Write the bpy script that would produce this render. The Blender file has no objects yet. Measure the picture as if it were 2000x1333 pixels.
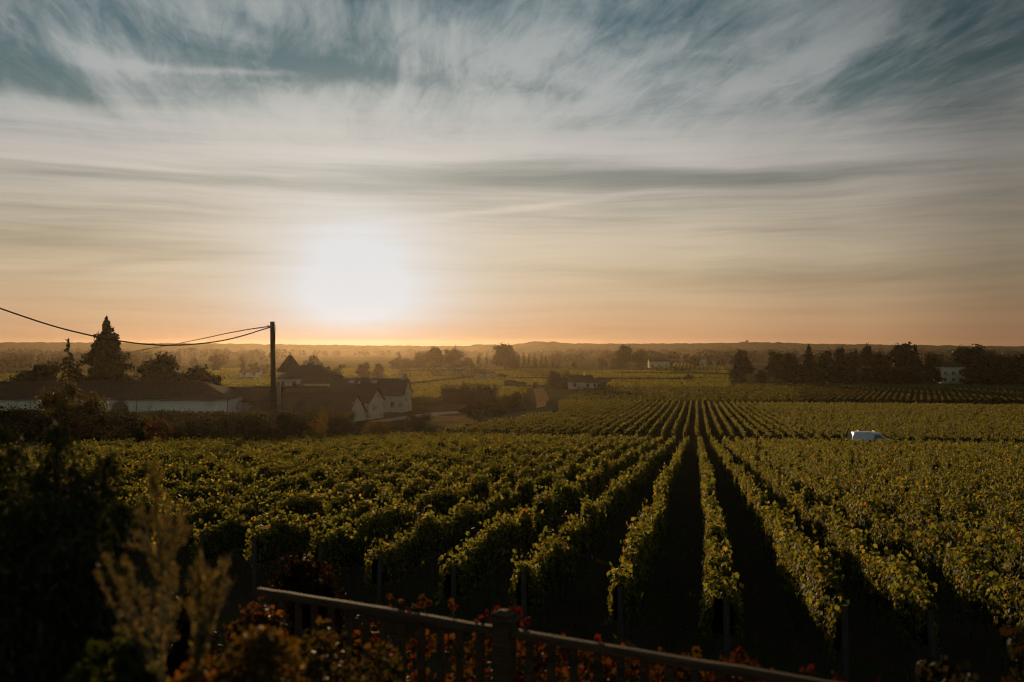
import bpy, bmesh, math, random
import numpy as np
from mathutils import Vector, Matrix, Euler

# ------------------------------------------------------------------ scene, camera, sky, sun
sc = bpy.context.scene
COL = sc.collection
F = 1944.0            # focal length in photo pixels (35 mm lens, 2000 px wide)
HORIZ = 677.0         # photo row of the true horizon
CZ = 20.0             # camera height in world metres (plain lies near z = 2)
SUN_AZ = math.radians(-8.9)
SUN_EL = math.radians(3.5)

sc.view_settings.view_transform = 'Standard'
sc.view_settings.look = 'None'
sc.view_settings.exposure = 0.0
sc.view_settings.gamma = 1.0
sc.view_settings.use_curve_mapping = False
sc.render.engine = 'CYCLES'
cy = sc.cycles
cy.use_denoising = True
try:
    cy.denoiser = 'OPENIMAGEDENOISE'
    cy.denoising_input_passes = 'RGB_ALBEDO_NORMAL'
except Exception:
    pass
cy.filter_width = 1.1
cy.max_bounces = 5
cy.diffuse_bounces = 2
cy.glossy_bounces = 2
cy.transmission_bounces = 4
cy.transparent_max_bounces = 8
cy.volume_bounces = 0
cy.caustics_reflective = False
cy.caustics_refractive = False
cy.sample_clamp_indirect = 4.0

cam_d = bpy.data.cameras.new('camera')
cam = bpy.data.objects.new('camera', cam_d)
COL.objects.link(cam)
cam.location = (0, 0, CZ)
cam.rotation_euler = (math.radians(90), 0, 0)
cam_d.sensor_width = 36.0
cam_d.lens = 35.0
cam_d.shift_y = (HORIZ - 666.5) / 2000.0
cam_d.clip_start = 0.1
cam_d.clip_end = 30000.0
cam_d.dof.use_dof = True
cam_d.dof.focus_distance = 45.0
cam_d.dof.aperture_fstop = 2.0
sc.camera = cam

world = bpy.data.worlds.new('World')
sc.world = world
world.use_nodes = True

class NT:
    """small helper to write node maths compactly"""
    def __init__(self, nt):
        self.nt = nt
    def node(self, t, **kw):
        n = self.nt.nodes.new(t)
        for k, v in kw.items():
            setattr(n, k, v)
        return n
    def plug(self, sock, v):
        if isinstance(v, bpy.types.NodeSocket):
            self.nt.links.new(v, sock)
        elif v is not None:
            sock.default_value = v
    def m(self, op, a, b=None, c=None, clamp=False):
        n = self.node('ShaderNodeMath', operation=op, use_clamp=clamp)
        self.plug(n.inputs[0], a)
        if b is not None: self.plug(n.inputs[1], b)
        if c is not None: self.plug(n.inputs[2], c)
        return n.outputs[0]
    def comb(self, x, y, z=0.0):
        n = self.node('ShaderNodeCombineXYZ')
        for i, v in enumerate((x, y, z)): self.plug(n.inputs[i], v)
        return n.outputs[0]
    def noise(self, vec, scale=1.0, detail=4.0, rough=0.55, dist=0.0, color=False):
        n = self.node('ShaderNodeTexNoise')
        self.plug(n.inputs['Vector'], vec)
        n.inputs['Scale'].default_value = scale
        n.inputs['Detail'].default_value = detail
        n.inputs['Roughness'].default_value = rough
        n.inputs['Distortion'].default_value = dist
        return n.outputs['Color' if color else 'Fac']
    def ramp(self, fac, stops, interp='LINEAR'):
        n = self.node('ShaderNodeValToRGB')
        cr = n.color_ramp
        cr.interpolation = interp
        while len(cr.elements) > 1: cr.elements.remove(cr.elements[0])
        for i, (p, c) in enumerate(stops):
            e = cr.elements[0] if i == 0 else cr.elements.new(p)
            e.position = p
            e.color = (c[0], c[1], c[2], 1) if not isinstance(c, (int, float)) else (c, c, c, 1)
        self.plug(n.inputs[0], fac)
        return n.outputs[0]
    def mix(self, fac, a, b, blend='MIX', clamp=False):
        n = self.node('ShaderNodeMix', data_type='RGBA', blend_type=blend, clamp_result=clamp)
        self.plug(n.inputs[0], fac)
        self.plug(n.inputs[6], a)
        self.plug(n.inputs[7], b)
        return n.outputs[2]
    def smooth(self, v, a, b):
        n = self.node('ShaderNodeMapRange', interpolation_type='SMOOTHSTEP')
        self.plug(n.inputs[0], v)
        n.inputs[1].default_value = a; n.inputs[2].default_value = b
        n.inputs[3].default_value = 0.0; n.inputs[4].default_value = 1.0
        return n.outputs[0]

def lin(r, g, b):
    def f(c):
        c /= 255.0
        return c / 12.92 if c <= 0.04045 else ((c + 0.055) / 1.055) ** 2.4
    return (f(r), f(g), f(b))

def build_sky():
    nt = world.node_tree
    nt.nodes.clear()
    N = NT(nt)
    out = N.node('ShaderNodeOutputWorld')
    bg = N.node('ShaderNodeBackground')
    nt.links.new(bg.outputs[0], out.inputs[0])
    sky = N.node('ShaderNodeTexSky', sky_type='NISHITA')
    sky.sun_disc = False
    sky.sun_elevation = SUN_EL
    sky.sun_rotation = SUN_AZ
    sky.altitude = 50
    sky.air_density = 1.0
    sky.dust_density = 2.0
    sky.ozone_density = 2.0
    tc = N.node('ShaderNodeTexCoord')
    sep = N.node('ShaderNodeSeparateXYZ')
    nt.links.new(tc.outputs['Generated'], sep.inputs[0])
    x, y, z = sep.outputs
    az = N.m('MULTIPLY', N.m('ARCTAN2', x, y), 180 / math.pi)      # degrees, 0 = straight ahead
    el = N.m('MULTIPLY', N.m('ARCSINE', z), 180 / math.pi)
    # angle to the sun
    sd = (math.sin(SUN_AZ) * math.cos(SUN_EL), math.cos(SUN_AZ) * math.cos(SUN_EL), math.sin(SUN_EL))
    dp = N.node('ShaderNodeVectorMath', operation='DOT_PRODUCT')
    nt.links.new(tc.outputs['Generated'], dp.inputs[0]); dp.inputs[1].default_value = sd
    sang = N.m('MULTIPLY', N.m('ARCCOSINE', N.m('MINIMUM', dp.outputs['Value'], 0.999999)), 180 / math.pi)

    # --- wind-drawn warp shared by all cloud layers
    ae = N.comb(az, el)
    warp = N.noise(N.comb(N.m('MULTIPLY', az, 0.05), N.m('MULTIPLY', el, 0.16)), 1.0, 3.0, 0.55, 0.0, True)
    wsep = N.node('ShaderNodeSeparateXYZ'); nt.links.new(warp, wsep.inputs[0])
    waz = N.m('ADD', az, N.m('MULTIPLY', N.m('SUBTRACT', wsep.outputs[0], 0.5), 6.0))
    wel = N.m('ADD', el, N.m('MULTIPLY', N.m('SUBTRACT', wsep.outputs[1], 0.5), 1.5))
    def pa(px, py):
        a = math.atan((px - 1000) / F)
        return math.degrees(a), math.degrees(math.atan((HORIZ - py) / F * math.cos(a)))
    def blob(px, py, wx, wy, tilt=0.0, power=2.0):
        """soft elongated cloud bank at a direction in the sky: half sizes in photo pixels"""
        a, e = pa(px, py)
        dx = N.m('SUBTRACT', waz, a); dy = N.m('SUBTRACT', wel, e)
        c, s = math.cos(math.radians(tilt)), math.sin(math.radians(tilt))
        k = 180 / math.pi / F
        u = N.m('MULTIPLY', N.m('ADD', N.m('MULTIPLY', dx, c), N.m('MULTIPLY', dy, s)), 1 / (wx * k))
        v = N.m('MULTIPLY', N.m('SUBTRACT', N.m('MULTIPLY', dy, c), N.m('MULTIPLY', dx, s)), 1 / (wy * k))
        r2 = N.m('ADD', N.m('MULTIPLY', u, u), N.m('MULTIPLY', v, v))
        return N.m('EXPONENT', N.m('MULTIPLY', r2, -1.0))

    # --- cirrus sheet, on a plane overhead: fibres run away from the viewer and fan out above
    zz = N.m('ADD', N.m('MAXIMUM', z, 0.0), 0.07)
    qx = N.m('DIVIDE', x, zz); qy = N.m('DIVIDE', y, zz)
    q1 = N.comb(N.m('ADD', N.m('MULTIPLY', qx, 1.5), N.m('MULTIPLY', qy, 0.18)), N.m('MULTIPLY', qy, 0.62), 3.1)
    cir = N.noise(q1, 1.5, 10.0, 0.6, 1.0)
    q2 = N.comb(N.m('ADD', N.m('MULTIPLY', qx, 4.5), N.m('MULTIPLY', qy, 0.9)), N.m('MULTIPLY', qy, 1.1), 9.7)
    fib = N.noise(q2, 3.0, 10.0, 0.66, 0.6)
    # --- level streaks low down
    b1 = N.noise(N.comb(N.m('MULTIPLY', waz, 0.045), N.m('MULTIPLY', wel, 0.85), 1.7), 1.0, 8.0, 0.62, 0.15)
    b2 = N.noise(N.comb(N.m('MULTIPLY', az, 0.13), N.m('ADD', N.m('MULTIPLY', wel, 3.4), N.m('MULTIPLY', az, -0.035)), 5.2), 1.0, 7.0, 0.65, 0.15)

    # --- colours by height above the horizon (thin veil cloud lit from below / clear sky behind)
    e01 = N.m('MULTIPLY', N.m('ADD', el, 2.0), 1 / 42.0, clamp=True)
    def at(deg): return (deg + 2.0) / 42.0
    veil = N.ramp(e01, [(at(-2), lin(182, 130, 92)), (at(0.1), lin(197, 146, 106)), (at(0.9), lin(207, 162, 121)), (at(1.8), lin(209, 171, 131)),
                        (at(3.2), lin(206, 180, 146)), (at(5.2), lin(208, 190, 163)), (at(7.5), lin(204, 191, 173)),
                        (at(10.5), lin(197, 191, 184)), (at(13.5), lin(177, 180, 179)), (at(18), lin(159, 167, 168)),
                        (at(26), lin(112, 136, 142)), (at(40), lin(90, 118, 126))])
    clear = N.ramp(e01, [(at(-2), lin(178, 126, 88)), (at(1.5), lin(194, 152, 112)), (at(4), lin(170, 150, 120)),
                         (at(7), lin(146, 140, 122)), (at(10), lin(126, 132, 126)), (at(13), lin(104, 122, 122)),
                         (at(16), lin(78, 106, 114)), (at(20), lin(54, 91, 106)), (at(40), lin(44, 78, 94))])
    hi = N.smooth(el, 9.0, 15.5)
    low_m = N.m('ADD', N.m('MULTIPLY', N.m('SUBTRACT', b1, 0.5), 2.3), N.m('MULTIPLY', N.m('SUBTRACT', b2, 0.5), 0.5))
    low_m = N.m('ADD', low_m, 0.74)
    hi_m = N.m('ADD', N.m('MULTIPLY', N.m('SUBTRACT', cir, 0.5), 2.6), N.m('MULTIPLY', N.m('SUBTRACT', fib, 0.5), 1.35))
    hi_m = N.m('ADD', hi_m, 0.52)
    msk = N.m('ADD', N.m('MULTIPLY', low_m, N.m('SUBTRACT', 1.0, hi)), N.m('MULTIPLY', hi_m, hi))
    # banks (darker: negative) seen in the photograph
    banks = [(880, 350, 330, 34, 3, -0.75), (1300, 352, 330, 16, 0, -0.7), (760, 385, 260, 26, -6, -0.5),
             (1560, 538, 420, 15, 0, -0.55), (1850, 400, 260, 22, 5, -0.4), (120, 455, 260, 26, 0, -0.5),
             (160, 345, 260, 12, 0, -0.4), (250, 515, 220, 9, 6, -0.4), (60, 120, 190, 42, -14, -0.5),
             (90, 172, 210, 22, -10, -0.35), (560, 120, 190, 30, -12, -0.4), (690, 148, 130, 17, -4, -0.45),
             (470, 20, 170, 24, -25, -0.3), (1250, 40, 230, 50, 0, -0.5), (1900, 90, 260, 130, 20, -0.45),
             (1050, 180, 90, 22, -10, -0.35),
             (250, 122, 90, 20, -10, 0.55), (420, 138, 220, 8, 0, 0.4), (1080, 75, 110, 36, 18, 0.7),
             (760, 40, 230, 42, -18, 0.35), (1600, 110, 200, 30, 20, 0.4), (980, 212, 500, 46, 0, 0.3), (230, 225, 420, 26, 0, 0.45),
             (660, 298, 260, 10, 0, 0.5), (1250, 285, 500, 26, 0, 0.3), (160, 322, 240, 5, 0, 0.5),
             (330, 412, 240, 5, 0, 0.4), (1020, 408, 210, 7, 7, 0.55), (1300, 470, 500, 40, 0, 0.3), (1495, 165, 42, 2.4, 0, 0.8)]
    acc = msk
    for (px, py, wx, wy, t, amt) in banks:
        acc = N.m('ADD', acc, N.m('MULTIPLY', blob(px, py, wx, wy, t), amt))
    mask = N.m('ADD', N.m('MULTIPLY', N.smooth(acc, -0.4, 1.3), N.m('SUBTRACT', 1.0, hi)), N.m('MULTIPLY', N.smooth(acc, -0.24, 1.14), hi))
    col = N.mix(mask, clear, veil)
    # a short condensation trail
    # brightness falls away from the sun
    fall = N.ramp(N.m('MULTIPLY', sang, 1 / 90.0, clamp=True),
                  [(0.0, 1.12), (0.11, 1.05), (0.2, 0.95), (0.3, 0.73), (0.4, 0.44), (0.55, 0.4), (1.0, 0.34)], 'EASE')
    col = N.mix(1.0, col, fall, 'MULTIPLY')
    # glow of the sun through thin cloud (forward scattering)
    sw = N.m('ADD', sang, N.m('MULTIPLY', N.m('SUBTRACT', 0.66, mask), 2.0))
    sw = N.m('MAXIMUM', sw, 0.01)
    g = N.m('MULTIPLY', N.m('EXPONENT', N.m('MULTIPLY', N.m('POWER', N.m('DIVIDE', sw, 4.05), 1.4), -1.0)), 1.6)
    g2 = N.m('EXPONENT', N.m('MULTIPLY', N.m('POWER', N.m('DIVIDE', sw, 8.5), 1.5), -1.0))
    edge = N.smooth(el, -0.6, 2.6)
    col = N.mix(N.m('MULTIPLY', N.m('MULTIPLY', g2, 0.6), edge), col, (*lin(224, 210, 188), 1))
    col = N.mix(N.m('MULTIPLY', g, N.smooth(el, -0.6, 2.4), clamp=True), col, (*lin(224, 225, 226), 1))
    # the physical sky fills overhead and behind, warmed and raised to light the walls
    nis = N.mix(1.0, sky.outputs[0], (SKYK * 1.32, SKYK * 1.06, SKYK * .8, 1), 'MULTIPLY')
    tot = N.mix(N.smooth(sang, 34.0, 75.0), col, nis)
    nt.links.new(tot, bg.inputs[0])
    bg.inputs[1].default_value = 1.0
SKYK = 0.15
build_sky()

sun_d = bpy.data.lights.new('sun', 'SUN')
sun = bpy.data.objects.new('sun', sun_d)
COL.objects.link(sun)
sun_d.energy = 4.1
sun_d.color = (1.0, 0.66, 0.33)
sun_d.angle = math.radians(0.6)
_sd = Vector((math.sin(SUN_AZ) * math.cos(SUN_EL), math.cos(SUN_AZ) * math.cos(SUN_EL), math.sin(SUN_EL)))
sun.rotation_euler = _sd.to_track_quat('Z', 'Y').to_euler()
sun.location = (-40, 250, 60)

# ------------------------------------------------------------------ shared helpers
rng = np.random.default_rng(7)
random.seed(7)
ROWA = math.atan(360 / F)                       # vine rows run a little to the right of the view
SA, CA = math.sin(ROWA), math.cos(ROWA)
GV = [-600, 6.95, 9.2, 122, 130, 200, 275, 300, 450, 700, 4000]
GD = [2.7, 2.7, 4.355, 12.36, 12.3, 14.45, 16.1, 16.4, 17.2, 17.9, 18.0]

def gz(x, y):
    v = np.asarray(x) * SA + np.asarray(y) * CA
    return CZ - np.interp(v, GV, GD)
def uv(u, v):
    return u * CA + v * SA, -u * SA + v * CA
def P(px, py, d):
    return Vector(((px - 1000) / F * d, d, CZ + (HORIZ - py) / F * d))
def X(px, d):
    return (px - 1000) / F * d
def Z(py, d):
    return CZ + (HORIZ - py) / F * d

def setp(o, label=None, cat=None, group=None, kind=None):
    if label: o['label'] = label
    if cat: o['category'] = cat
    if group: o['group'] = group
    if kind: o['kind'] = kind
    return o
def empty(name, loc, label=None, cat=None, group=None, rz=0.0):
    o = bpy.data.objects.new(name, None)
    o.empty_display_size = 0.3
    COL.objects.link(o)
    o.location = loc
    o.rotation_euler = (0, 0, rz)
    return setp(o, label, cat, group)
def link(name, me, parent=None, loc=None):
    o = bpy.data.objects.new(name, me)
    COL.objects.link(o)
    if parent is not None: o.parent = parent
    if loc is not None: o.location = loc
    return o
def copy_tree(o, parent=None):
    c = o.copy(); COL.objects.link(c)
    if parent is not None: c.parent = parent
    for ch in list(o.children): copy_tree(ch, c)
    return c

def mesh_np(name, blocks, mats):
    """blocks: (verts n x 3, faces m x k, colour n x 3 or None, material index)"""
    me = bpy.data.meshes.new(name)
    for m in mats: me.materials.append(m)
    vs, cols, li, ls, mi, off, lo = [], [], [], [], [], 0, 0
    for V, Fc, C, k in blocks:
        V = np.asarray(V, float); Fc = np.asarray(Fc, int)
        vs.append(V)
        cols.append(np.ones((len(V), 3)) * 0.5 if C is None else C)
        li.append((Fc + off).ravel())
        ls.append(lo + np.arange(len(Fc)) * Fc.shape[1])
        mi.append(np.full(len(Fc), k))
        off += len(V); lo += Fc.size
    vs = np.concatenate(vs); li = np.concatenate(li); ls = np.concatenate(ls); mi = np.concatenate(mi)
    cols = np.concatenate(cols)
    me.vertices.add(len(vs)); me.vertices.foreach_set('co', vs.astype(np.float32).ravel())
    me.loops.add(len(li)); me.loops.foreach_set('vertex_index', li.astype(np.int32))
    me.polygons.add(len(ls)); me.polygons.foreach_set('loop_start', ls.astype(np.int32))
    me.polygons.foreach_set('material_index', mi.astype(np.int32))
    a = me.color_attributes.new('Col', 'FLOAT_COLOR', 'POINT')
    a.data.foreach_set('color', np.concatenate([cols, np.ones((len(cols), 1))], 1).astype(np.float32).ravel())
    me.update(calc_edges=True)
    return me

KITE = np.array([(-.5, 0, 0), (.05, -.36, .10), (.55, 0, -.06), (.05, .36, .10)])
PALM = np.array([(-.42, 0, .05), (-.30, -.34, .02), (.02, -.30, .08), (.14, -.50, -.04), (.28, -.17, .04),
                 (.58, 0, -.10), (.28, .17, .04), (.14, .50, -.04), (.02, .30, .08), (-.30, .34, .02)])
LONG = np.array([(-.5, 0, 0), (-.1, -.13, .03), (.5, 0, -.05), (-.1, .13, .03)])

def norm(a):
    return a / np.maximum(np.linalg.norm(a, axis=1, keepdims=True), 1e-9)
def leaves(c, n, size, col, tmpl, tip=None, tipw=0.0):
    """one small face per leaf: centres, facing directions, sizes, colours"""
    N, K = len(c), len(tmpl)
    t = rng.normal(size=(N, 3))
    if tip is not None: t = t * (1 - tipw) + np.asarray(tip) * tipw * 1.6
    n = norm(n)
    t = norm(t - n * (t * n).sum(1, keepdims=True))
    b = np.cross(n, t)
    s = np.asarray(size).reshape(-1, 1, 1) * np.ones((N, 1, 1))
    V = c[:, None, :] + s * (tmpl[None, :, 0:1] * t[:, None, :] + tmpl[None, :, 1:2] * b[:, None, :] + tmpl[None, :, 2:3] * n[:, None, :])
    return (V.reshape(-1, 3), np.arange(N * K).reshape(N, K), np.repeat(col, K, axis=0))
def blend(N, cols, w):
    idx = rng.choice(len(cols), size=N, p=np.array(w) / sum(w))
    c = np.array(cols)[idx]
    return c * rng.uniform(0.75, 1.25, size=(N, 1))

class MB:
    """collects boxes, polygons, tubes and prisms, then links them as ONE mesh object"""
    def __init__(self): self.v, self.f = [], []
    def add(self, vs, fs):
        o = len(self.v)
        self.v += [tuple(p) for p in vs]
        self.f += [tuple(i + o for i in f) for f in fs]
        return self
    def box(self, c, s, rz=0.0, bev=0.0):
        hx, hy, hz = s[0] / 2, s[1] / 2, s[2] / 2
        pts = [(sx * hx, sy * hy, sz * hz) for sz in (-1, 1) for sx, sy in ((-1, -1), (1, -1), (1, 1), (-1, 1))]
        cr, sr = math.cos(rz), math.sin(rz)
        pts = [(c[0] + x * cr - y * sr, c[1] + x * sr + y * cr, c[2] + z) for x, y, z in pts]
        return self.add(pts, [(3, 2, 1, 0), (4, 5, 6, 7), (0, 1, 5, 4), (1, 2, 6, 5), (2, 3, 7, 6), (3, 0, 4, 7)])
    def tube(self, pts, radii, n=8, cap=True):
        pts = [Vector(p) for p in pts]
        if isinstance(radii, (int, float)): radii = [radii] * len(pts)
        rings = []
        ref = None
        for i, p in enumerate(pts):
            d = (pts[min(i + 1, len(pts) - 1)] - pts[max(i - 1, 0)]).normalized()
            if ref is None or abs(ref.dot(d)) > 0.95:
                ref = Vector((1, 0, 0)) if abs(d.x) < 0.8 else Vector((0, 1, 0))
            a = d.cross(ref).normalized(); b = d.cross(a)
            rings.append([p + (a * math.cos(2 * math.pi * k / n) + b * math.sin(2 * math.pi * k / n)) * radii[i] for k in range(n)])
        vs = [q for r in rings for q in r]
        fs = []
        for i in range(len(rings) - 1):
            for k in range(n):
                k2 = (k + 1) % n
                fs.append((i * n + k, i * n + k2, (i + 1) * n + k2, (i + 1) * n + k))
        if cap:
            fs.append(tuple(range(n))[::-1]); fs.append(tuple((len(rings) - 1) * n + k for k in range(n)))
        return self.add(vs, fs)
    def prism(self, poly, axis_vec):
        """extrude a polygon (list of 3-D points) by a vector"""
        n = len(poly); a = Vector(axis_vec)
        vs = [Vector(p) for p in poly] + [Vector(p) + a for p in poly]
        fs = [tuple(range(n))[::-1], tuple(range(n, 2 * n))] + [(i, (i + 1) % n, n + (i + 1) % n, n + i) for i in range(n)]
        return self.add(vs, fs)
    def lathe(self, prof, n=12, c=(0, 0, 0)):
        vs = [(c[0] + r * math.cos(2 * math.pi * k / n), c[1] + r * math.sin(2 * math.pi * k / n), c[2] + z) for r, z in prof for k in range(n)]
        fs = [(i * n + k, i * n + (k + 1) % n, (i + 1) * n + (k + 1) % n, (i + 1) * n + k) for i in range(len(prof) - 1) for k in range(n)]
        fs += [tuple(range(n))[::-1], tuple((len(prof) - 1) * n + k for k in range(n))]
        return self.add(vs, fs)
    def build(self, name, mat, parent=None, loc=None, smooth=False, bev=0.0):
        me = bpy.data.meshes.new(name)
        me.from_pydata([tuple(p) for p in self.v], [], self.f)
        me.materials.append(mat)
        bm = bmesh.new(); bm.from_mesh(me)
        bmesh.ops.recalc_face_normals(bm, faces=bm.faces[:])
        if bev:
            bmesh.ops.bevel(bm, geom=bm.edges[:], offset=bev, segments=1, affect='EDGES', profile=0.6)
        bm.to_mesh(me); bm.free()
        if smooth:
            me.polygons.foreach_set('use_smooth', [True] * len(me.polygons))
        return link(name, me, parent, loc)

# ------------------------------------------------------------------ materials
def new_mat(name):
    m = bpy.data.materials.new(name); m.use_nodes = True
    m.node_tree.nodes.clear()
    N = NT(m.node_tree)
    out = N.node('ShaderNodeOutputMaterial')
    return m, N, out
def leaf_mat(name, gain=1.0, trans=0.5, tcol=(2.2, 1.9, 0.7), spec=0.25, rough=0.5):
    """thin leaf: reflects a little, lets low sun through; colour is set per leaf (Col attribute)"""
    m, N, out = new_mat(name)
    at = N.node('ShaderNodeAttribute', attribute_name='Col')
    c = N.mix(1.0, at.outputs['Color'], (gain, gain, gain, 1), 'MULTIPLY')
    tc = N.mix(1.0, c, (*tcol, 1), 'MULTIPLY')
    p = N.node('ShaderNodeBsdfPrincipled')
    N.plug(p.inputs['Base Color'], c)
    p.inputs['Roughness'].default_value = rough
    p.inputs['Specular IOR Level'].default_value = spec
    t = N.node('ShaderNodeBsdfTranslucent'); N.plug(t.inputs[0], tc)
    mx = N.node('ShaderNodeMixShader'); mx.inputs[0].default_value = trans
    N.nt.links.new(p.outputs[0], mx.inputs[1]); N.nt.links.new(t.outputs[0], mx.inputs[2])
    N.nt.links.new(mx.outputs[0], out.inputs[0])
    return m
def surf(name, c1, c2, scale=3.0, rough=0.8, spec=0.3, bump=0.0, stretch=(1, 1, 1), bscale=None, metal=0.0, c3=None, s3=0.2):
    """weathered solid surface: two tones in fractal patches, optional big stains, bump"""
    m, N, out = new_mat(name)
    tc = N.node('ShaderNodeTexCoord')
    mp = N.node('ShaderNodeMapping'); mp.inputs['Scale'].default_value = stretch
    N.plug(mp.inputs[0], tc.outputs['Object'])
    n1 = N.noise(mp.outputs[0], scale, 6, 0.62, 0.2)
    c = N.mix(N.smooth(n1, 0.3, 0.7), (*c1, 1), (*c2, 1))
    if c3 is not None:
        n3 = N.noise(mp.outputs[0], s3, 4, 0.6, 0.3)
        c = N.mix(N.smooth(n3, 0.52, 0.68), c, (*c3, 1))
    p = N.node('ShaderNodeBsdfPrincipled')
    N.plug(p.inputs['Base Color'], c)
    p.inputs['Roughness'].default_value = rough
    p.inputs['Specular IOR Level'].default_value = spec
    p.inputs['Metallic'].default_value = metal
    if bump:
        b = N.node('ShaderNodeBump'); b.inputs['Strength'].default_value = bump; b.inputs['Distance'].default_value = 0.05
        N.plug(b.inputs['Height'], N.noise(mp.outputs[0], bscale or scale * 4, 5, 0.6))
        N.nt.links.new(b.outputs[0], p.inputs['Normal'])
    N.nt.links.new(p.outputs[0], out.inputs[0])
    return m

M = {}
M['vine'] = leaf_mat('vine_leaf', 0.5, 0.5, (9.0, 6.6, 4.4), 0.05, 0.6)
M['far_vine'] = leaf_mat('far_vine_leaf', 0.85, 0.45, (3.7, 2.7, 1.6), 0.02, 0.8)
M['creeper'] = leaf_mat('creeper_leaf', 0.32, 0.4, (1.7, 1.2, 0.7), 0.03, 0.7)
M['tree'] = leaf_mat('tree_leaf', 0.62, 0.10, (1.6, 1.4, 0.6), 0.08, 0.7)
M['needle'] = leaf_mat('needle_leaf', 1.0, 0.12, (1.3, 1.2, 0.6), 0.04, 0.8)
M['garden'] = leaf_mat('garden_leaf', 1.0, 0.45, (2.0, 1.5, 0.6), 0.07, 0.6)
M['plume'] = leaf_mat('plume', 1.0, 0.5, (1.5, 1.2, 0.7), 0.1, 0.7)
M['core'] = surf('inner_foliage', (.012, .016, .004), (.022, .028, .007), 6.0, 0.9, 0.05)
M['bark'] = surf('bark', (.045, .032, .022), (.09, .07, .05), 4.0, 0.9, 0.1, 0.4, (3, 3, .6))
M['stake'] = surf('weathered_stake', (.045, .036, .027), (.08, .066, .05), 9.0, 0.85, 0.15, 0.3, (6, 6, .5))
M['wire'] = surf('galvanised_wire', (.18, .18, .17), (.25, .24, .22), 5.0, 0.5, 0.4, metal=0.7)
M['cable'] = surf('black_cable', (.012, .012, .013), (.02, .02, .02), 5.0, 0.6, 0.3)
M['concrete'] = surf('concrete', (.20, .18, .15), (.30, .27, .23), 2.2, 0.85, 0.2, 0.25, (1, 1, .5), c3=(.13, .115, .10), s3=0.5)
M['white_wall'] = surf('lime_render', (.70, .63, .53), (.80, .73, .62), 0.8, 0.9, 0.15, 0.15, (1, 1, 1), 6.0, c3=(.58, .51, .42), s3=0.28)
M['stone'] = surf('limestone', (.54, .43, .31), (.66, .54, .40), 1.6, 0.9, 0.15, 0.3, (1, 1, 1.6), 7.0, c3=(.36, .28, .20), s3=0.4)
M['frame'] = surf('door_frame', (.09, .07, .05), (.13, .105, .08), 3.0, 0.7, 0.3, 0.1, (4, 4, .6))
M['shutter'] = surf('shutter_paint', (.30, .30, .28), (.38, .38, .35), 2.0, 0.6, 0.3)
M['gutter'] = surf('zinc', (.16, .16, .155), (.24, .235, .225), 3.0, 0.5, 0.4, metal=0.6)
M['van_paint'] = surf('white_car_paint', (.64, .66, .68), (.72, .73, .74), 0.8, 0.28, 0.5, c3=(.54, .54, .52), s3=1.1)
M['glass'] = surf('dark_glass', (.010, .012, .013), (.018, .02, .021), 1.0, 0.08, 0.6)
M['rubber'] = surf('rubber', (.015, .015, .015), (.028, .027, .026), 8.0, 0.85, 0.2)
M['steel'] = surf('wheel_steel', (.30, .30, .31), (.4, .4, .4), 5.0, 0.4, 0.5, metal=0.8)
M['red_lens'] = surf('red_lens', (.30, .012, .01), (.36, .02, .012), 9.0, 0.2, 0.5)
M['rail_wood'] = surf('fence_wood', (.065, .036, .019), (.12, .068, .036), 7.0, 0.85, 0.08, 0.5, (.6, 7, 7), 22.0, c3=(.035, .03, .022), s3=1.4)
M['lilac'] = surf('faded_lilac_paint', (.42, .38, .46), (.5, .46, .52), 2.0, 0.9, 0.1)
M['maroon'] = surf('maroon_paint', (.14, .05, .055), (.18, .07, .07), 2.0, 0.9, 0.1)

def roof_mat(name, c1, c2, c3):
    m, N, out = new_mat(name)
    tc = N.node('ShaderNodeTexCoord')
    w = N.node('ShaderNodeTexWave', wave_type='BANDS', bands_direction='X', wave_profile='SIN')
    N.plug(w.inputs['Vector'], tc.outputs['Object']); w.inputs['Scale'].default_value = 1.6
    w.inputs['Distortion'].default_value = 0.5; w.inputs['Detail'].default_value = 2
    n = N.noise(tc.outputs['Object'], 1.7, 6, 0.65)
    c = N.mix(N.smooth(n, .3, .7), (*c1, 1), (*c2, 1))
    c = N.mix(N.smooth(N.noise(tc.outputs['Object'], .35, 5, .65), .5, .7), c, (*c3, 1))
    p = N.node('ShaderNodeBsdfPrincipled'); N.plug(p.inputs['Base Color'], c)
    p.inputs['Roughness'].default_value = 0.9; p.inputs['Specular IOR Level'].default_value = 0.04
    b = N.node('ShaderNodeBump'); b.inputs['Strength'].default_value = 0.6; b.inputs['Distance'].default_value = 0.08
    N.plug(b.inputs['Height'], N.m('ADD', w.outputs['Fac'], N.m('MULTIPLY', n, .5)))
    N.nt.links.new(b.outputs[0], p.inputs['Normal'])
    N.nt.links.new(p.outputs[0], out.inputs[0])
    return m
M['tile'] = roof_mat('old_clay_tiles', (.075, .045, .028), (.12, .07, .042), (.05, .042, .034))
M['slate'] = roof_mat('slate_roof', (.05, .042, .038), (.08, .066, .056), (.045, .045, .042))

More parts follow.
